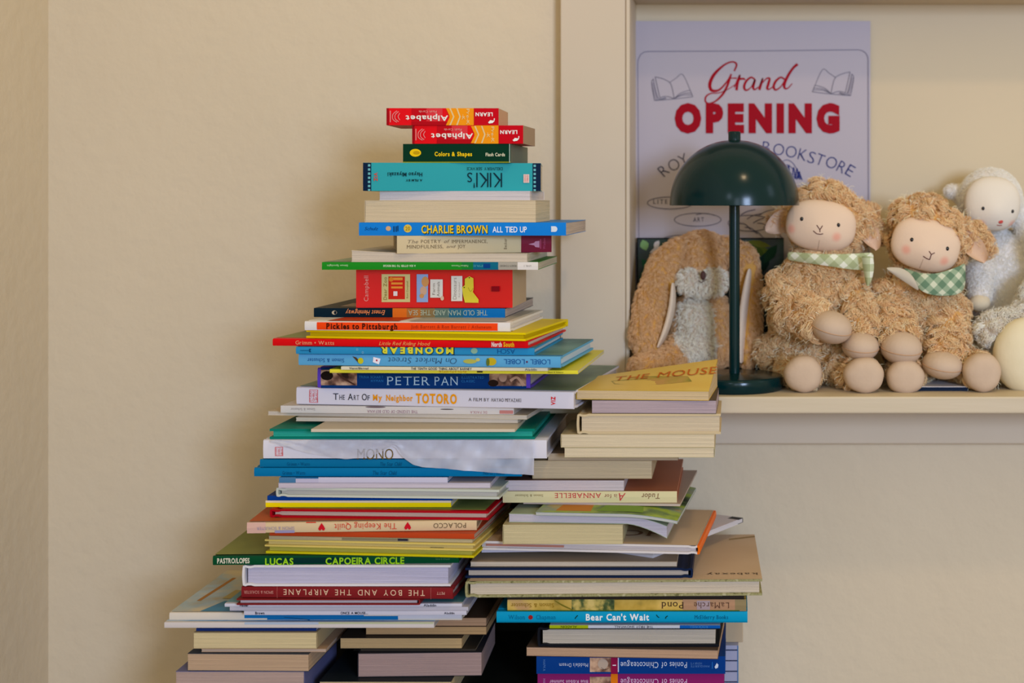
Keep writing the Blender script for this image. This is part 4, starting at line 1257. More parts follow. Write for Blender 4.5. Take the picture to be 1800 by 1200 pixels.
def strands(name, parent, pts, nrm, m, length, radius, curl=0.0, lie=0.7, clumps=0, segs=7, down=0.35, turns=1.2):
    n = len(pts)
    if n == 0:
        return
    if clumps:
        ci = rng.choice(n, min(clumps, n), replace=False)
        cp = pts[ci]
        lab = np.zeros(n, int)
        for s in range(0, n, 2000):
            d2 = ((pts[s:s + 2000, None, :] - cp[None]) ** 2).sum(2)
            lab[s:s + 2000] = d2.argmin(1)
        rd = rng.normal(size=(len(cp), 3))
        rd[:, 2] -= down * 2
        drc = rd[lab] + rng.normal(size=(n, 3)) * 0.28
        ph = (rng.random(len(cp)) * 6.28)[lab] + rng.normal(size=n) * 0.35
        ctr = cp[lab]
        ln = (0.75 + 0.5 * rng.random(len(cp)))[lab] * (0.8 + 0.4 * rng.random(n))
    else:
        drc = rng.normal(size=(n, 3)) * 0.5
        drc[:, 2] -= down * 2
        ph = rng.random(n) * 6.28
        ctr = None
        ln = 0.7 + 0.6 * rng.random(n)
    tan = drc - nrm * (drc * nrm).sum(1)[:, None]
    tan /= np.linalg.norm(tan, axis=1)[:, None] + 1e-9
    bit = np.cross(nrm, tan)
    out = np.zeros((n, segs, 3))
    for k in range(segs):
        f = k / (segs - 1)
        a = ph + turns * 6.28 * f
        lift = (1 - lie) * f + lie * (f - f * f) * 0.9
        p = pts + nrm * (length * ln * lift)[:, None] + tan * (length * ln * lie * f)[:, None]
        if curl:
            p = p + (bit * (np.cos(a) - np.cos(ph))[:, None] + nrm * (np.sin(a) * .6)[:, None]) * (curl * min(1, f * 2))
        if ctr is not None:
            tip = ctr + (p - pts)
            p = p * (1 - 0.55 * f) + tip * (0.55 * f)
        out[:, k] = p
    cu = bpy.data.hair_curves.new(name)
    cu.add_curves([segs] * n)
    cu.attributes['position'].data.foreach_set('vector', out.reshape(-1).astype(np.float32))
    ra = cu.attributes.get('radius') or cu.attributes.new('radius', 'FLOAT', 'POINT')
    rad = np.tile(radius * np.linspace(1, 0.35, segs), n)
    ra.data.foreach_set('value', rad.astype(np.float32))
    cu.materials.append(m)
    o = bpy.data.objects.new(name, cu)
    C.objects.link(o)
    o.parent = parent
    return o


def facemat(name, base, blush, spots, size):
    m = noisemat(name, base, base, 60, 2, 0.85, 0.08, 300, lo=.2, hi=.8, spec=.1)
    n, l = nodes(m)
    b = n['Principled BSDF']
    tc = n.new('ShaderNodeTexCoord')
    cur = [x for x in n if x.type == 'VALTORGB'][0].outputs[0]
    for sp in spots:
        vm = n.new('ShaderNodeVectorMath')
        vm.operation = 'DISTANCE'
        vm.inputs[1].default_value = sp
        l.new(tc.outputs['Object'], vm.inputs[0])
        mr_ = n.new('ShaderNodeMapRange')
        mr_.interpolation_type = 'SMOOTHSTEP'
        mr_.inputs[1].default_value, mr_.inputs[2].default_value = 0.15 * size, size
        mr_.inputs[3].default_value, mr_.inputs[4].default_value = 0.6, 0.0
        l.new(vm.outputs['Value'], mr_.inputs[0])
        mx = n.new('ShaderNodeMixRGB')
        mx.inputs[2].default_value = lin(blush, K)
        l.new(mr_.outputs[0], mx.inputs[0])
        l.new(cur, mx.inputs[1])
        cur = mx.outputs[0]
    l.new(cur, b.inputs['Base Color'])
    return m


CLOTH = noisemat('plush_cloth', '#b8a28c', '#b29c86', 40, 2, 0.9, 0.15, 260, lo=.3, hi=.7, spec=.08)
EARIN = noisemat('ear_cloth', '#c4a890', '#bca088', 40, 2, 0.9, 0.15, 260, lo=.3, hi=.7, spec=.08)
CREAM = noisemat('cream_cloth', '#cfc0a4', '#cabb9e', 40, 2, 0.9, 0.12, 260, lo=.3, hi=.7, spec=.08)


class Face:
    """soft rounded face panel; u right, v up in -1..1"""

    def __init__(s, cx, cy, d, rx, ry, depth, roll, ex=2.5):
        s.c = P(cx, cy, d)
        s.rx, s.rz, s.dp = rx * d / F, ry * d / F, depth
        s.roll = math.radians(roll)
        s.ex = ex

    def pt(s, u, v, out=0.0):
        q = (abs(u) ** s.ex + abs(v) ** s.ex) ** (1 / s.ex)
        y = -s.dp * math.sqrt(max(0, 1 - min(1, q) ** 2.3)) - 0.25 * s.dp * math.exp(-((u / .45) ** 2 + ((v + .25) / .5) ** 2)) - out
        x, z = u * s.rx, v * s.rz
        return Vector((x, y, z))

    def world(s, u, v, out=0.0):
        return s.c + Matrix.Rotation(s.roll, 3, 'Y') @ s.pt(u, v, out)

    def uv_of(s, x, y, d):
        p = P(x, y, d) - s.c
        p = Matrix.Rotation(-s.roll, 3, 'Y') @ p
        return p.x / s.rx, p.z / s.rz

    def build(s, parent, m, back=0.02):
        g = G()
        vs, fs = [s.pt(0, 0)], []
        NR, NA = 14, 48
        for i in range(1, NR + 1):
            rr = math.sin(math.pi / 2 * i / NR)
            for k in range(NA):
                a = 2 * math.pi * k / NA
                ca, sa = math.cos(a), math.sin(a)
                q = (abs(ca) ** s.ex + abs(sa) ** s.ex) ** (1 / s.ex)
                vs.append(s.pt(rr * ca / q, rr * sa / q))
        for k in range(NA):
            a = vs[1 + (NR - 1) * NA + k]
            vs.append(Vector((a.x * .93, back, a.z * .93)))
        for k in range(NA):
            fs.append([0, 1 + (k + 1) % NA, 1 + k])
        for i in range(NR):
            for k in range(NA):
                A = 1 + i * NA
                fs.append([A + k, A + (k + 1) % NA, A + NA + (k + 1) % NA, A + NA + k])
        g.add(vs, fs, m, True)
        o = g.build('face', parent)
        o.location = s.c - Vector(parent.location)
        o.rotation_euler = (0, s.roll, 0)
        fixnormals(o)
        return o


def sphere(name, parent, c, rr, m, rot=None, seg=24):
    g = G()
    vs, fs = [], []
    nv = seg // 2
    for i in range(nv + 1):
        th = math.pi * i / nv
        for k in range(seg):
            a = 2 * math.pi * k / seg
            v = Vector((rr[0] * math.sin(th) * math.cos(a), rr[1] * math.sin(th) * math.sin(a), rr[2] * math.cos(th)))
            vs.append(rot @ v if rot else v)
    for i in range(nv):
        for k in range(seg):
            fs.append([i * seg + k, (i + 1) * seg + k, (i + 1) * seg + (k + 1) % seg, i * seg + (k + 1) % seg])
    g.add(vs, fs, m, True)
    o = g.build(name, parent)
    o.location = Vector(c) - Vector(parent.location) if parent else c
    return o


def seam(parent, name, pts, rad, m):
    g = G()
    g.tube([Vector(p) - Vector(parent.location) for p in pts], rad, m, 6)
    return g.build(name, parent)


def leaf(name, parent, root, tip, width, curl, facing, m, m2=None, sag=0.0):
    """floppy ear: a thick curled leaf from root to tip"""
    root, tip = Vector(root), Vector(tip)
    ax = tip - root
    L = ax.length
    ax.normalize()
    fc = Vector(facing)
    fc = (fc - ax * fc.dot(ax)).normalized()
    sd = ax.cross(fc)
    g = G()
    NS, NW = 14, 10
    for layer, (mm, off) in enumerate(((m, 0.0), (m2 or m, -0.006))):
        vs = []
        for i in range(NS + 1):
            s = i / NS
            wd = width * math.sin(math.pi * (0.12 + 0.83 * s) ** 0.85) ** 0.6
            for j in range(NW + 1):
                w_ = -1 + 2 * j / NW
                thick = off * (1 - abs(w_) ** 3) * math.sin(math.pi * min(1, s * .97 + .03)) ** .5
                vs.append(root + ax * (L * s) + sd * (wd * w_) + fc * (curl * w_ * w_ + thick) + Vector((0, 0, -sag * math.sin(math.pi * s))) - Vector(parent.location))
        fs = [[i * (NW + 1) + j, i * (NW + 1) + j + 1, (i + 1) * (NW + 1) + j + 1, (i + 1) * (NW + 1) + j] for i in range(NS) for j in range(NW)]
        g.add(vs, fs, mm, True)
    return g.build(name, parent)


def gingham(name, c0, c1, c2, n):
    m = bpy.data.materials.new(name)
    m.use_nodes = True
    nd, l = nodes(m)
    b = nd['Principled BSDF']
    b.inputs['Roughness'].default_value = .9
    b.inputs['Specular IOR Level'].default_value = .08
    uv = nd.new('ShaderNodeUVMap')
    sp = nd.new('ShaderNodeSeparateXYZ')
    l.new(uv.outputs[0], sp.inputs[0])
    outs = []
    for ax in (0, 1):
        mu = nd.new('ShaderNodeMath')
        mu.operation = 'MULTIPLY'
        mu.inputs[1].default_value = n
        l.new(sp.outputs[ax], mu.inputs[0])
        fr = nd.new('ShaderNodeMath')
        fr.operation = 'FRACT'
        l.new(mu.outputs[0], fr.inputs[0])
        gt = nd.new('ShaderNodeMath')
        gt.operation = 'GREATER_THAN'
        gt.inputs[1].default_value = .45
        l.new(fr.outputs[0], gt.inputs[0])
        outs.append(gt)
    ad = nd.new('ShaderNodeMath')
    ad.operation = 'ADD'
    l.new(outs[0].outputs[0], ad.inputs[0])
    l.new(outs[1].outputs[0], ad.inputs[1])
    hf = nd.new('ShaderNodeMath')
    hf.operation = 'MULTIPLY'
    hf.inputs[1].default_value = .5
    l.new(ad.outputs[0], hf.inputs[0])
    rp = nd.new('ShaderNodeValToRGB')
    rp.color_ramp.interpolation = 'CONSTANT'
    e = rp.color_ramp.elements
    e[0].position, e[0].color = 0, lin(c0, K)
    e[1].position, e[1].color = .75, lin(c2, K)
    x = e.new(.25)
    x.color = lin(c1, K)
    l.new(hf.outputs[0], rp.inputs[0])
    l.new(rp.outputs[0], b.inputs['Base Color'])
    return m


def sheet(name, parent, rows, m, uvs, thick=0.0008, sub=2):
    """cloth patch through rows of 3D points, with uv in metres"""
    R_, Cn = len(rows), len(rows[0])
    vs = [Vector(p) - Vector(parent.location) for row in rows for p in row]
    fs = [[i * Cn + j, i * Cn + j + 1, (i + 1) * Cn + j + 1, (i + 1) * Cn + j] for i in range(R_ - 1) for j in range(Cn - 1)]
    g = G()
    g.add(vs, fs, m, True)
    o = g.build(name, parent)
    uvl = o.data.uv_layers.new(name='UVMap')
    for lp in o.data.loops:
        i, j = divmod(lp.vertex_index, Cn)
        uvl.data[lp.index].uv = uvs[i][j]
    so = o.modifiers.new('t', 'SOLIDIFY')
    so.thickness = thick
    ss = o.modifiers.new('s', 'SUBSURF')
    ss.levels = ss.render_levels = sub
    return o


def rel(o, parent):
    """express a world-built mesh in its parent's frame"""
    off = Vector(parent.location)
    o.data.transform(Matrix.Translation(-off))
    o.parent = parent
    return o


DARK = mat('#1a1210', .25, .5, 1.0)
THREAD = mat('#5c2c28', .6, .2, 1.0)
TAN_SKIN = mat('#c8a272', .95, .05)


def r3(px, d, k=1.0):
    return px * d / F * k


def curly_lamb(label, base, chains, face, eyes, nose, mouth, blush, ears, hooves, soles, loc, bandana):
    root = thing('plush_lamb', label, 'soft toy', loc, group='curly tan lambs')
    body = skin('body', chains)
    body.data.materials.clear()
    body.data.materials.append(TAN_SKIN)
    pts, nr = surface_samples(body, 46000)
    keep = np.ones(len(pts), bool)
    Rm = np.array(Matrix.Rotation(-face.roll, 3, 'Y'))
    q = (pts - np.array(face.c)) @ Rm.T
    infront = (q[:, 1] < 0.03)
    uu, vv = np.abs(q[:, 0] / face.rx), np.abs(q[:, 2] / face.rz)
    keep &= ~(infront & (uu ** face.ex + vv ** face.ex < 0.95))
    for x, y, d, a, b, *_ in hooves + soles:
        keep &= (((pts - np.array(P(x, y, d))) / np.array((r3(a, d), .026, r3(b, d)))) ** 2).sum(1) > .88
    keep &= pts[:, 2] > ZS + 0.002
    pts, nr = pts[keep], nr[keep]
    rel(body, root)
    fl = strands('fleece', root, pts - np.array(loc), nr, FLEECE, 0.0150, 0.00036, 0.0024, 0.60, 750, 9, .3, 1.0)
    fl['label'] = 'curly tan fleece'
    k = rng.choice(len(pts), 900, replace=False)
    fl2 = strands('stray_wisps', root, pts[k] - np.array(loc), nr[k], FLEECE2, 0.017, 0.00036, 0.002, 0.35, 0, 8)
    spots = [face.pt(*face.uv_of(x, y, face.c.y)) for x, y in blush]
    fo = face.build(root, facemat('lamb_face', '#ccb39b', '#d0806c', [tuple(s_) for s_ in spots], .0085))
    fo['label'] = 'smooth cream face'
    for (x, y) in eyes:
        u, v = face.uv_of(x, y, face.c.y)
        sphere('eye', root, face.world(u, v, -.0003), (.0022, .0016, .0026), DARK, seg=16)
    for nm, lines in (('nose', nose), ('mouth', mouth)):
        for ln in lines:
            P_ = []
            for i in range(len(ln) - 1):
                for kk in range(5):
                    f = kk / 5
                    u, v = face.uv_of(ln[i][0] * (1 - f) + ln[i + 1][0] * f, ln[i][1] * (1 - f) + ln[i + 1][1] * f, face.c.y)
                    P_.append(face.world(u, v, .0002))
            u, v = face.uv_of(*ln[-1], face.c.y)
            P_.append(face.world(u, v, .0002))
            seam(root, nm, P_, .00055, THREAD)
    # chin seam
    seam(root, 'chin_seam', [face.world(-.02, v, -.0001) for v in (-.55, -.65, -.75, -.85, -.92)], .0003, mat('#9a8070', .9))
    for (x, y, d, a, b, roll) in hooves:
        c = P(x, y, d)
        rot = Matrix.Rotation(math.radians(roll), 3, 'Y')
        h = sphere('hoof', root, c, (r3(a, d), .03, r3(b, d)), CLOTH, rot, 32)
        sp_ = [c + rot @ Vector((r3(a, d) * 1.005 * math.cos(t_), -.030 * 1.005 * math.sin(t_) * .96, -r3(b, d) * .28 * math.sin(t_))) for t_ in np.linspace(.12, math.pi - .12, 20)]
        seam(h, 'seam', [p + Vector(h.parent.location) * 0 for p in [Vector(q_) - c + Vector(h.location) for q_ in sp_]], .0006, mat('#b89a80', .9))
    for (x, y, d, a, b, roll) in soles:
        c = P(x, y, d)
        g = G()
        ra, rb = r3(a, d), r3(b, d)
        prof_ = [(0, -.0125), (.35, -.0122), (.65, -.0105), (.85, -.007), (.96, -.002), (1.0, .004), (.97, .012), (.85, .02)]
        vs, fs = [], []
        NA = 40
        for rr, y_ in prof_:
            for kk in range(NA):
                an = 2 * math.pi * kk / NA
                lump = 1 + .018 * math.sin(3 * an + x) + .012 * math.sin(7 * an)
                vs.append((ra * rr * lump * math.cos(an), y_, rb * rr * lump * math.sin(an)))
        for i in range(len(prof_) - 1):
            for kk in range(NA):
                fs.append([i * NA + kk, i * NA + (kk + 1) % NA, (i + 1) * NA + (kk + 1) % NA, (i + 1) * NA + kk])
        g.add(vs, fs, CLOTH, True)
        so = g.build('foot_pad', root)
        so.location = c - Vector(loc)
        fixnormals(so)
    for rt, tp, wd, cl, fc in ears:
        e = leaf('ear', root, rt, tp, wd, cl, fc, EARIN, CLOTH)
        fixnormals(e)
    bandana(root)
    return root


FLEECE = hairmat('fleece_wool', '#cc9c6c', '#eecaa0')
FLEECE2 = hairmat('fleece_wisps', '#ecd0a8', '#f4e4cc')
GING1 = gingham('gingham_light', '#cfd0be', '#aab08e', '#949b74', 62)
GING2 = gingham('gingham_dark', '#b8bca4', '#84967c', '#5c765e', 70)


def V3(x, y, z):
    return (x, y, z)


def bandana1(root):
    rows, uvs = [], []
    for i, f in enumerate((0, .5, 1)):
        row, uv = [], []
        for j in range(13):
            s = j / 12
            x = 1384 + (1536 - 1384) * s
            yt_ = 442 + 4 * math.sin(s * 3)
            yb_ = 457 + 18 * min(1, s * 1.3)
            dpt = 1.694 + .022 * (2 * s - 1) ** 2 - .004 * math.sin(f * 3.1)
            p = P(x, yt_ + (yb_ - yt_) * f, dpt)
            row.append(p)
            a, b = p.x, p.z
            uv.append(((a + b) * .7071, (a - b) * .7071))
        rows.append(row)
        uvs.append(uv)
    sheet('bandana', root, rows, GING1, uvs)
    rows, uvs = [], []
    for i, f in enumerate((0, .35, .7, 1)):
        row, uv = [], []
        for j in range(4):
            s = j / 3
            x = (1513 + 22 * s) * (1 - f) + (1523 + 3 * s) * f + 6 * math.sin(f * 3) * s
            p = P(x, 448 + 54 * f + 2 * s, 1.690 - .006 * math.sin(s * 3.1) + .004 * f)
            row.append(p)
            uv.append((p.x * 1.0, p.z * 1.0))
        rows.append(row)
        uvs.append(uv)
    sheet('bandana_tail', root, rows, GING1, uvs)


def bandana2(root):
    rows, uvs = [], []
    top = [(1588, 470), (1606, 477), (1624, 481), (1645, 481), (1668, 474), (1688, 466), (1697, 460)]
    bot = [(1592, 478), (1603, 493), (1618, 513), (1640, 520), (1664, 521), (1690, 518), (1697, 500)]
    for f in (0, .33, .66, 1):
        row, uv = [], []
        for j, (a, b) in enumerate(zip(top, bot)):
            s = j / 6
            p = P(a[0] * (1 - f) + b[0] * f, a[1] * (1 - f) + b[1] * f, 1.690 + .02 * (2 * s - 1) ** 2 - .006 * math.sin(f * 2.2) + .003 * math.sin(s * 14))
            row.append(p)
            uv.append(((p.x + p.z) * .7071, (p.x - p.z) * .7071))
        rows.append(row)
        uvs.append(uv)
    sheet('bandana', root, rows, GING2, uvs)
    rows = []
    top = [(1556, 470), (1572, 469), (1590, 471), (1606, 486)]
    bot = [(1562, 476), (1580, 489), (1600, 502), (1619, 515)]
    for f in (0, .5, 1):
        rows.append([P(a[0] * (1 - f) + b[0] * f, a[1] * (1 - f) + b[1] * f, 1.688 - .004 * math.sin(f * 3.1)) for a, b in zip(top, bot)])
    o = sheet('bandana_fold', root, rows, mat('#b9b0a0', .9, .08), [[(0, 0)] * 4] * 3)
    o['label'] = 'pale underside of the bandana'


def bl(x, y, d, ax, az, dep):
    return (P(x, y, d), (r3(ax, d), dep, r3(az, d)))


# left lamb
f1 = Face(1443, 396.5, 1.726, 62, 45, .017, 7)
lamb1 = curly_lamb(
    'curly tan lamb with light green gingham collar, between the lamp and the other tan lamb', None,
    [[bl(1432, 540, 1.755, 74, 74, .042), bl(1440, 480, 1.745, 58, 44, .036)], [bl(1435, 600, 1.755, 78, 62, .042)],
     [bl(1460, 398, 1.762, 64, 60, .042)], [bl(1450, 370, 1.762, 52, 46, .036)], [bl(1500, 372, 1.76, 22, 18, .012), bl(1528, 388, 1.756, 20, 18, .01), bl(1542, 412, 1.752, 12, 14, .008)], [bl(1392, 376, 1.764, 16, 14, .01), bl(1368, 390, 1.762, 14, 16, .008)],
     [bl(1378, 512, 1.735, 30, 32, .024), bl(1398, 548, 1.705, 34, 34, .024), bl(1436, 566, 1.675, 30, 27, .018)],
     [bl(1496, 505, 1.735, 26, 30, .022), bl(1512, 560, 1.71, 26, 30, .022), bl(1513, 590, 1.690, 25, 22, .018)],
     [bl(1360, 618, 1.758, 27, 27, .018), bl(1382, 636, 1.748, 26, 26, .018), bl(1408, 654, 1.702, 22, 25, .014), bl(1413, 658, 1.668, 23, 25, .01)],
     [bl(1462, 630, 1.735, 36, 36, .022), bl(1500, 655, 1.695, 28, 28, .018), bl(1516, 659, 1.662, 26, 26, .01)]],
    f1, [(1408.5, 384.5), (1472, 395)], [[(1434, 395), (1439.5, 403), (1444, 396)], [(1439.5, 403), (1439.5, 407)]], [[(1428, 405), (1434, 410), (1440, 411), (1445, 410)]],
    [(1390, 402), (1469, 416)],
    [(P(1390, 380, 1.757), P(1346, 406, 1.748), .0135, .006, (0.1, -1, .1)), (P(1508, 384, 1.750), P(1540, 440, 1.738), .0135, .008, (.3, -1, .1))],
    [(1461, 575, 1.668, 37, 29, 14), (1512, 608, 1.680, 33, 26, 4)],
    [(1412, 658, 1.655, 34, 33, 0), (1519, 660, 1.652, 36, 32, 0)],
    (P(1440, 0, 1.72).x, 1.72, ZS), bandana1)
# right lamb
f2 = Face(1627, 430, 1.710, 61, 46, .017, 15)
lamb2 = curly_lamb(
    'curly tan lamb with tilted head and darker green gingham scarf, right of its twin', None,
    [[bl(1612, 560, 1.758, 68, 72, .042), bl(1625, 500, 1.748, 60, 40, .036)], [bl(1625, 610, 1.758, 66, 52, .04)],
     [bl(1632, 424, 1.742, 66, 62, .042)], [bl(1618, 392, 1.742, 50, 44, .036)], [bl(1690, 404, 1.742, 20, 18, .012), bl(1716, 416, 1.738, 17, 17, .01), bl(1732, 436, 1.734, 10, 12, .008)],
     [bl(1566, 525, 1.735, 30, 30, .022), bl(1570, 575, 1.71, 34, 32, .022), bl(1580, 596, 1.690, 32, 26, .018)],
     [bl(1665, 545, 1.735, 32, 32, .022), bl(1668, 595, 1.71, 32, 32, .022), bl(1660, 622, 1.690, 31, 24, .018)],
     [bl(1605, 640, 1.74, 34, 32, .022), bl(1594, 658, 1.70, 28, 26, .016), bl(1592, 661, 1.668, 25, 24, .01)],
     [bl(1680, 640, 1.74, 34, 34, .022), bl(1714, 652, 1.70, 28, 28, .018), bl(1724, 655, 1.668, 25, 25, .01)]],
    f2, [(1600, 420.5), (1662, 436)], [[(1629, 440), (1633, 446), (1639, 443)], [(1633, 446), (1630.5, 455)]], [[(1619, 449), (1625, 453), (1630, 455)]],
    [(1590, 438), (1657, 458)],
    [(P(1690, 414, 1.730), P(1730, 462, 1.718), .0135, .008, (.2, -1, .2))],
    [(1584, 611, 1.680, 37, 30, 6), (1656, 641, 1.677, 36, 25, 8)],
    [(1592, 663, 1.660, 34, 31, 0), (1727, 655, 1.658, 34, 35, 0)],
    (P(1625, 0, 1.72).x, 1.722, ZS), bandana2)

# small smooth-faced white lamb behind
loc3 = (P(1755, 0, 1.80).x, 1.80, ZS)
t3 = thing('plush_lamb', 'smooth white lamb with pink nose sitting behind the right curly lamb', 'soft toy', loc3)
WSKIN = mat('#d4d0cc', .95, .05)
WF = hairmat('white_fur', '#e0d6ca', '#eae2d8')
body3 = skin('body', [[bl(1740, 352, 1.80, 56, 56, .04)], [bl(1765, 480, 1.818, 66, 76, .036), bl(1770, 590, 1.820, 70, 76, .034)],
                      [bl(1700, 345, 1.81, 20, 16, .012), bl(1674, 336, 1.812, 16, 12, .01)], [bl(1800, 380, 1.80, 22, 20, .014), bl(1812, 430, 1.795, 20, 22, .012)],
                      [bl(1722, 480, 1.79, 26, 26, .02), bl(1722, 520, 1.772, 20, 20, .016)]])
body3.data.materials.clear()
body3.data.materials.append(WSKIN)
f3 = Face(1744, 358, 1.772, 49, 48, .017, 3, 2.3)
p3, n3 = surface_samples(body3, 26000)
q3 = p3 - np.array(f3.c)
k3 = ~((q3[:, 1] < .03) & (np.abs(q3[:, 0] / f3.rx) ** 2.3 + np.abs(q3[:, 2] / f3.rz) ** 2.3 < .9)) & (p3[:, 2] > ZS + .002)
p3, n3 = p3[k3], n3[k3]
rel(body3, t3)
strands('fur', t3, p3 - np.array(loc3), n3, WF, .0055, .00022, .0006, .7, 0, 5)
sp3 = [tuple(f3.pt(*f3.uv_of(x, y, f3.c.y))) for x, y in ((1722, 392), (1777, 393))]
f3.build(t3, facemat('white_lamb_face', '#cdc4b6', '#d4907c', sp3, .008))['label'] = 'smooth ivory face'
for x, y in ((1724, 366), (1776, 371)):
    sphere('eye', t3, f3.world(*f3.uv_of(x, y, f3.c.y), -.0003), (.0021, .0016, .0024), DARK, seg=16)
PINK = mat('#b85c58', .6, .2)
u_, v_ = f3.uv_of(1755, 389, f3.c.y)
sphere('nose', t3, f3.world(u_, v_, -.0004), (.0032, .0016, .0027), PINK, seg=16)
seam(t3, 'mouth', [f3.world(*f3.uv_of(x, y, f3.c.y), .0002) for x, y in ((1749, 395), (1753, 396), (1758, 395.5))], .0005, mat('#8c4038', .6))
sphere('paw', t3, P(1722, 532, 1.764), (r3(19, 1.764), .012, r3(17, 1.764)), CREAM)

# shaggy white toy cut off by the right edge of the view
loc4 = (P(1830, 0, 1.72).x, 1.72, ZS)
t4 = thing('plush_animal', 'shaggy off-white soft toy with a big smooth cream foot, right of the lambs', 'soft toy', loc4)
body4 = skin('body', [[bl(1866, 540, 1.73, 76, 70, .034), bl(1866, 610, 1.73, 86, 66, .034)], [bl(1830, 562, 1.718, 42, 38, .024), bl(1780, 578, 1.708, 32, 30, .02), bl(1744, 580, 1.702, 26, 25, .016)],
                      [bl(1820, 620, 1.715, 50, 56, .02), bl(1806, 625, 1.695, 44, 52, .01)], [bl(1890, 440, 1.735, 60, 60, .034)]])
body4.data.materials.clear()
body4.data.materials.append(mat('#bcb0a2', .95, .05))
p4, n4 = surface_samples(body4, 26000)
c4 = P(1803, 625, 1.685)
k4 = (((p4 - np.array(c4)) / np.array((r3(58, 1.685), .028, r3(66, 1.685)))) ** 2).sum(1) > 1
k4 &= p4[:, 2] > ZS + .002
p4, n4 = p4[k4], n4[k4]
rel(body4, t4)
strands('fleece', t4, p4 - np.array(loc4), n4, hairmat('shaggy_white', '#cdc2b4', '#e4dcd0'), .014, .0003, .0014, .6, 1100, 8)
sphere('foot', t4, c4, (r3(58, 1.685), .028, r3(67, 1.685)), noisemat('foot_cloth', '#d0c5a8', '#cbbf9f', 30, 2, .85, .1, 200, lo=.3, hi=.7, spec=.1), seg=40)['label'] = 'smooth cream foot'

# floppy-eared rabbit
loc5 = (P(1225, 0, 1.78).x, 1.775, ZS)
t5 = thing('plush_rabbit', 'tan rabbit with long drooping ears and white belly left of the lamp stem', 'soft toy', loc5)
BSK = mat('#c09660', .95, .05)
BW = mat('#b8a898', .95, .05)
body5 = skin('body', [[bl(1234, 462, 1.79, 44, 54, .034), bl(1232, 440, 1.795, 42, 32, .032)], [bl(1213, 494, 1.762, 23, 24, .014)], [bl(1256, 494, 1.762, 23, 24, .014)], [bl(1236, 506, 1.764, 22, 16, .012)],
                      [bl(1222, 560, 1.79, 42, 44, .034), bl(1222, 612, 1.79, 54, 52, .036)],
                      [bl(1200, 618, 1.775, 36, 40, .024), bl(1165, 640, 1.745, 30, 24, .02), bl(1132, 644, 1.722, 26, 20, .018)],
                      [bl(1262, 560, 1.785, 20, 40, .016), bl(1268, 610, 1.785, 22, 34, .018)]], .003, 6)
body5.data.materials.clear()
body5.data.materials.append(BSK)
body5.data.materials.append(BW)
whites = [(P(1213, 494, 1.752), .0185), (P(1256, 494, 1.752), .0185), (P(1236, 512, 1.752), .0165), (P(1222, 552, 1.752), .029), (P(1224, 582, 1.746), .031), (P(1238, 612, 1.746), .026)]


def white(pp):
    return any((Vector(pp) - c).length < rr for c, rr in whites)


for p in body5.data.polygons:
    if white(p.center):
        p.material_index = 1
p5, n5 = surface_samples(body5, 52000)
k5 = p5[:, 2] > ZS + .0015
p5, n5 = p5[k5], n5[k5]
isw = np.zeros(len(p5), bool)
for c, rr in whites:
    isw |= ((p5 - np.array(c)) ** 2).sum(1) < rr * rr
rel(body5, t5)
RF = hairmat('rabbit_fur', '#c4986a', '#e0bc90')
RW = hairmat('rabbit_white_fur', '#e6d2c0', '#f0e2d2')
strands('fur', t5, p5[~isw] - np.array(loc5), n5[~isw], RF, .0085, .00016, .0005, .68, 2600, 6, .5)
strands('belly_fur', t5, p5[isw] - np.array(loc5), n5[isw], RW, .0085, .00016, .0005, .55, 700, 6, .4)['label'] = 'white fur of muzzle and belly'
sphere('nose', t5, P(1236, 484, 1.7445), (.0034, .002, .0056), mat('#4a3430', .6, .2), seg=18)
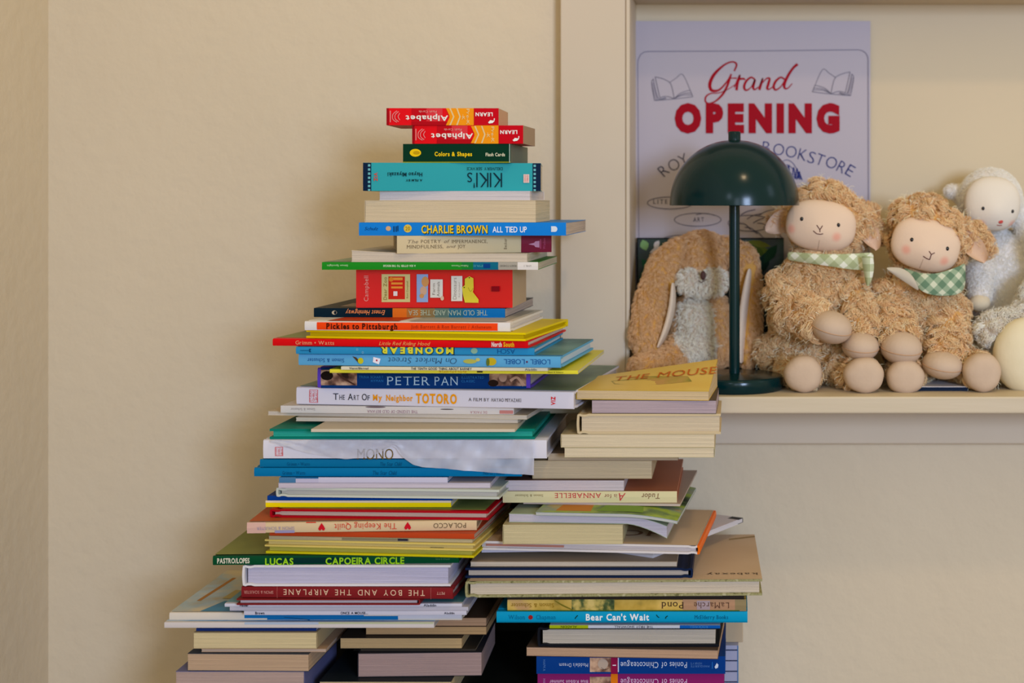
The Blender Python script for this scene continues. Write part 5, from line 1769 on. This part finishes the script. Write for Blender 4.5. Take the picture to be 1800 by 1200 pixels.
seam(t5, 'mouth', [P(x, y, 1.7445) for x, y in ((1227, 493), (1232, 496.5), (1236, 495), (1239, 492))], .0004, mat('#4a3430', .7))
LIN = noisemat('ear_lining', '#cbb8a2', '#c4b09a', 40, 2, .7, .1, 200, lo=.3, hi=.7, spec=.2)
for chain, lining in (([bl(1196, 436, 1.782, 20, 18, .012), bl(1168, 468, 1.768, 28, 30, .011), bl(1146, 540, 1.752, 32, 40, .010), bl(1135, 590, 1.746, 28, 36, .010), bl(1138, 618, 1.742, 20, 22, .009)],
                       [(1183, 495), (1183, 530), (1177, 560), (1168, 588), (1156, 612)]),
                      ([bl(1276, 432, 1.79, 20, 16, .012), bl(1308, 458, 1.78, 24, 28, .011), bl(1322, 520, 1.78, 18, 40, .011), bl(1320, 590, 1.775, 17, 40, .011), bl(1314, 630, 1.772, 12, 18, .010)],
                       [(1318, 470), (1311, 515), (1306, 555), (1303, 600), (1303, 640)])):
    e = skin('ear', [chain], .003, 6)
    e.data.materials.clear()
    e.data.materials.append(BSK)
    pe, ne = surface_samples(e, 15000)
    wl = 12 if lining[0][0] < 1250 else 15
    rows = []
    dl = 1.742 if lining[0][0] < 1250 else 1.765
    rows = [[P(x - wl * .5 * (1 if 0 < i < 4 else .5), y, dl - .003 + .004 * i * (-.3)), P(x, y, dl - .007 - .0012 * i), P(x + wl * .5 * (1 if 0 < i < 4 else .5), y, dl + .006)] for i, (x, y) in enumerate(lining)]
    near = np.ones(len(pe), bool)
    for i in range(len(lining) - 1):
        for f in (0, .25, .5, .75):
            x = lining[i][0] * (1 - f) + lining[i + 1][0] * f
            y = lining[i][1] * (1 - f) + lining[i + 1][1] * f
            c = np.array(P(x, y, dl))
            near &= (((pe - c)[:, [0, 2]]) ** 2).sum(1) > (r3(wl * .75, dl)) ** 2
    near |= ne[:, 1] > .3
    rel(e, t5)
    strands('ear_fur', e, pe[near] - np.array(loc5), ne[near], RF, .008, .00016, .0005, .7, 1200, 6, .7)
    lo_ = sheet('ear_lining', t5, rows, LIN, [[(0, 0)] * 3] * 5, .001, 2)
    lo_.parent = e
    lo_['label'] = 'smooth pale inner ear'
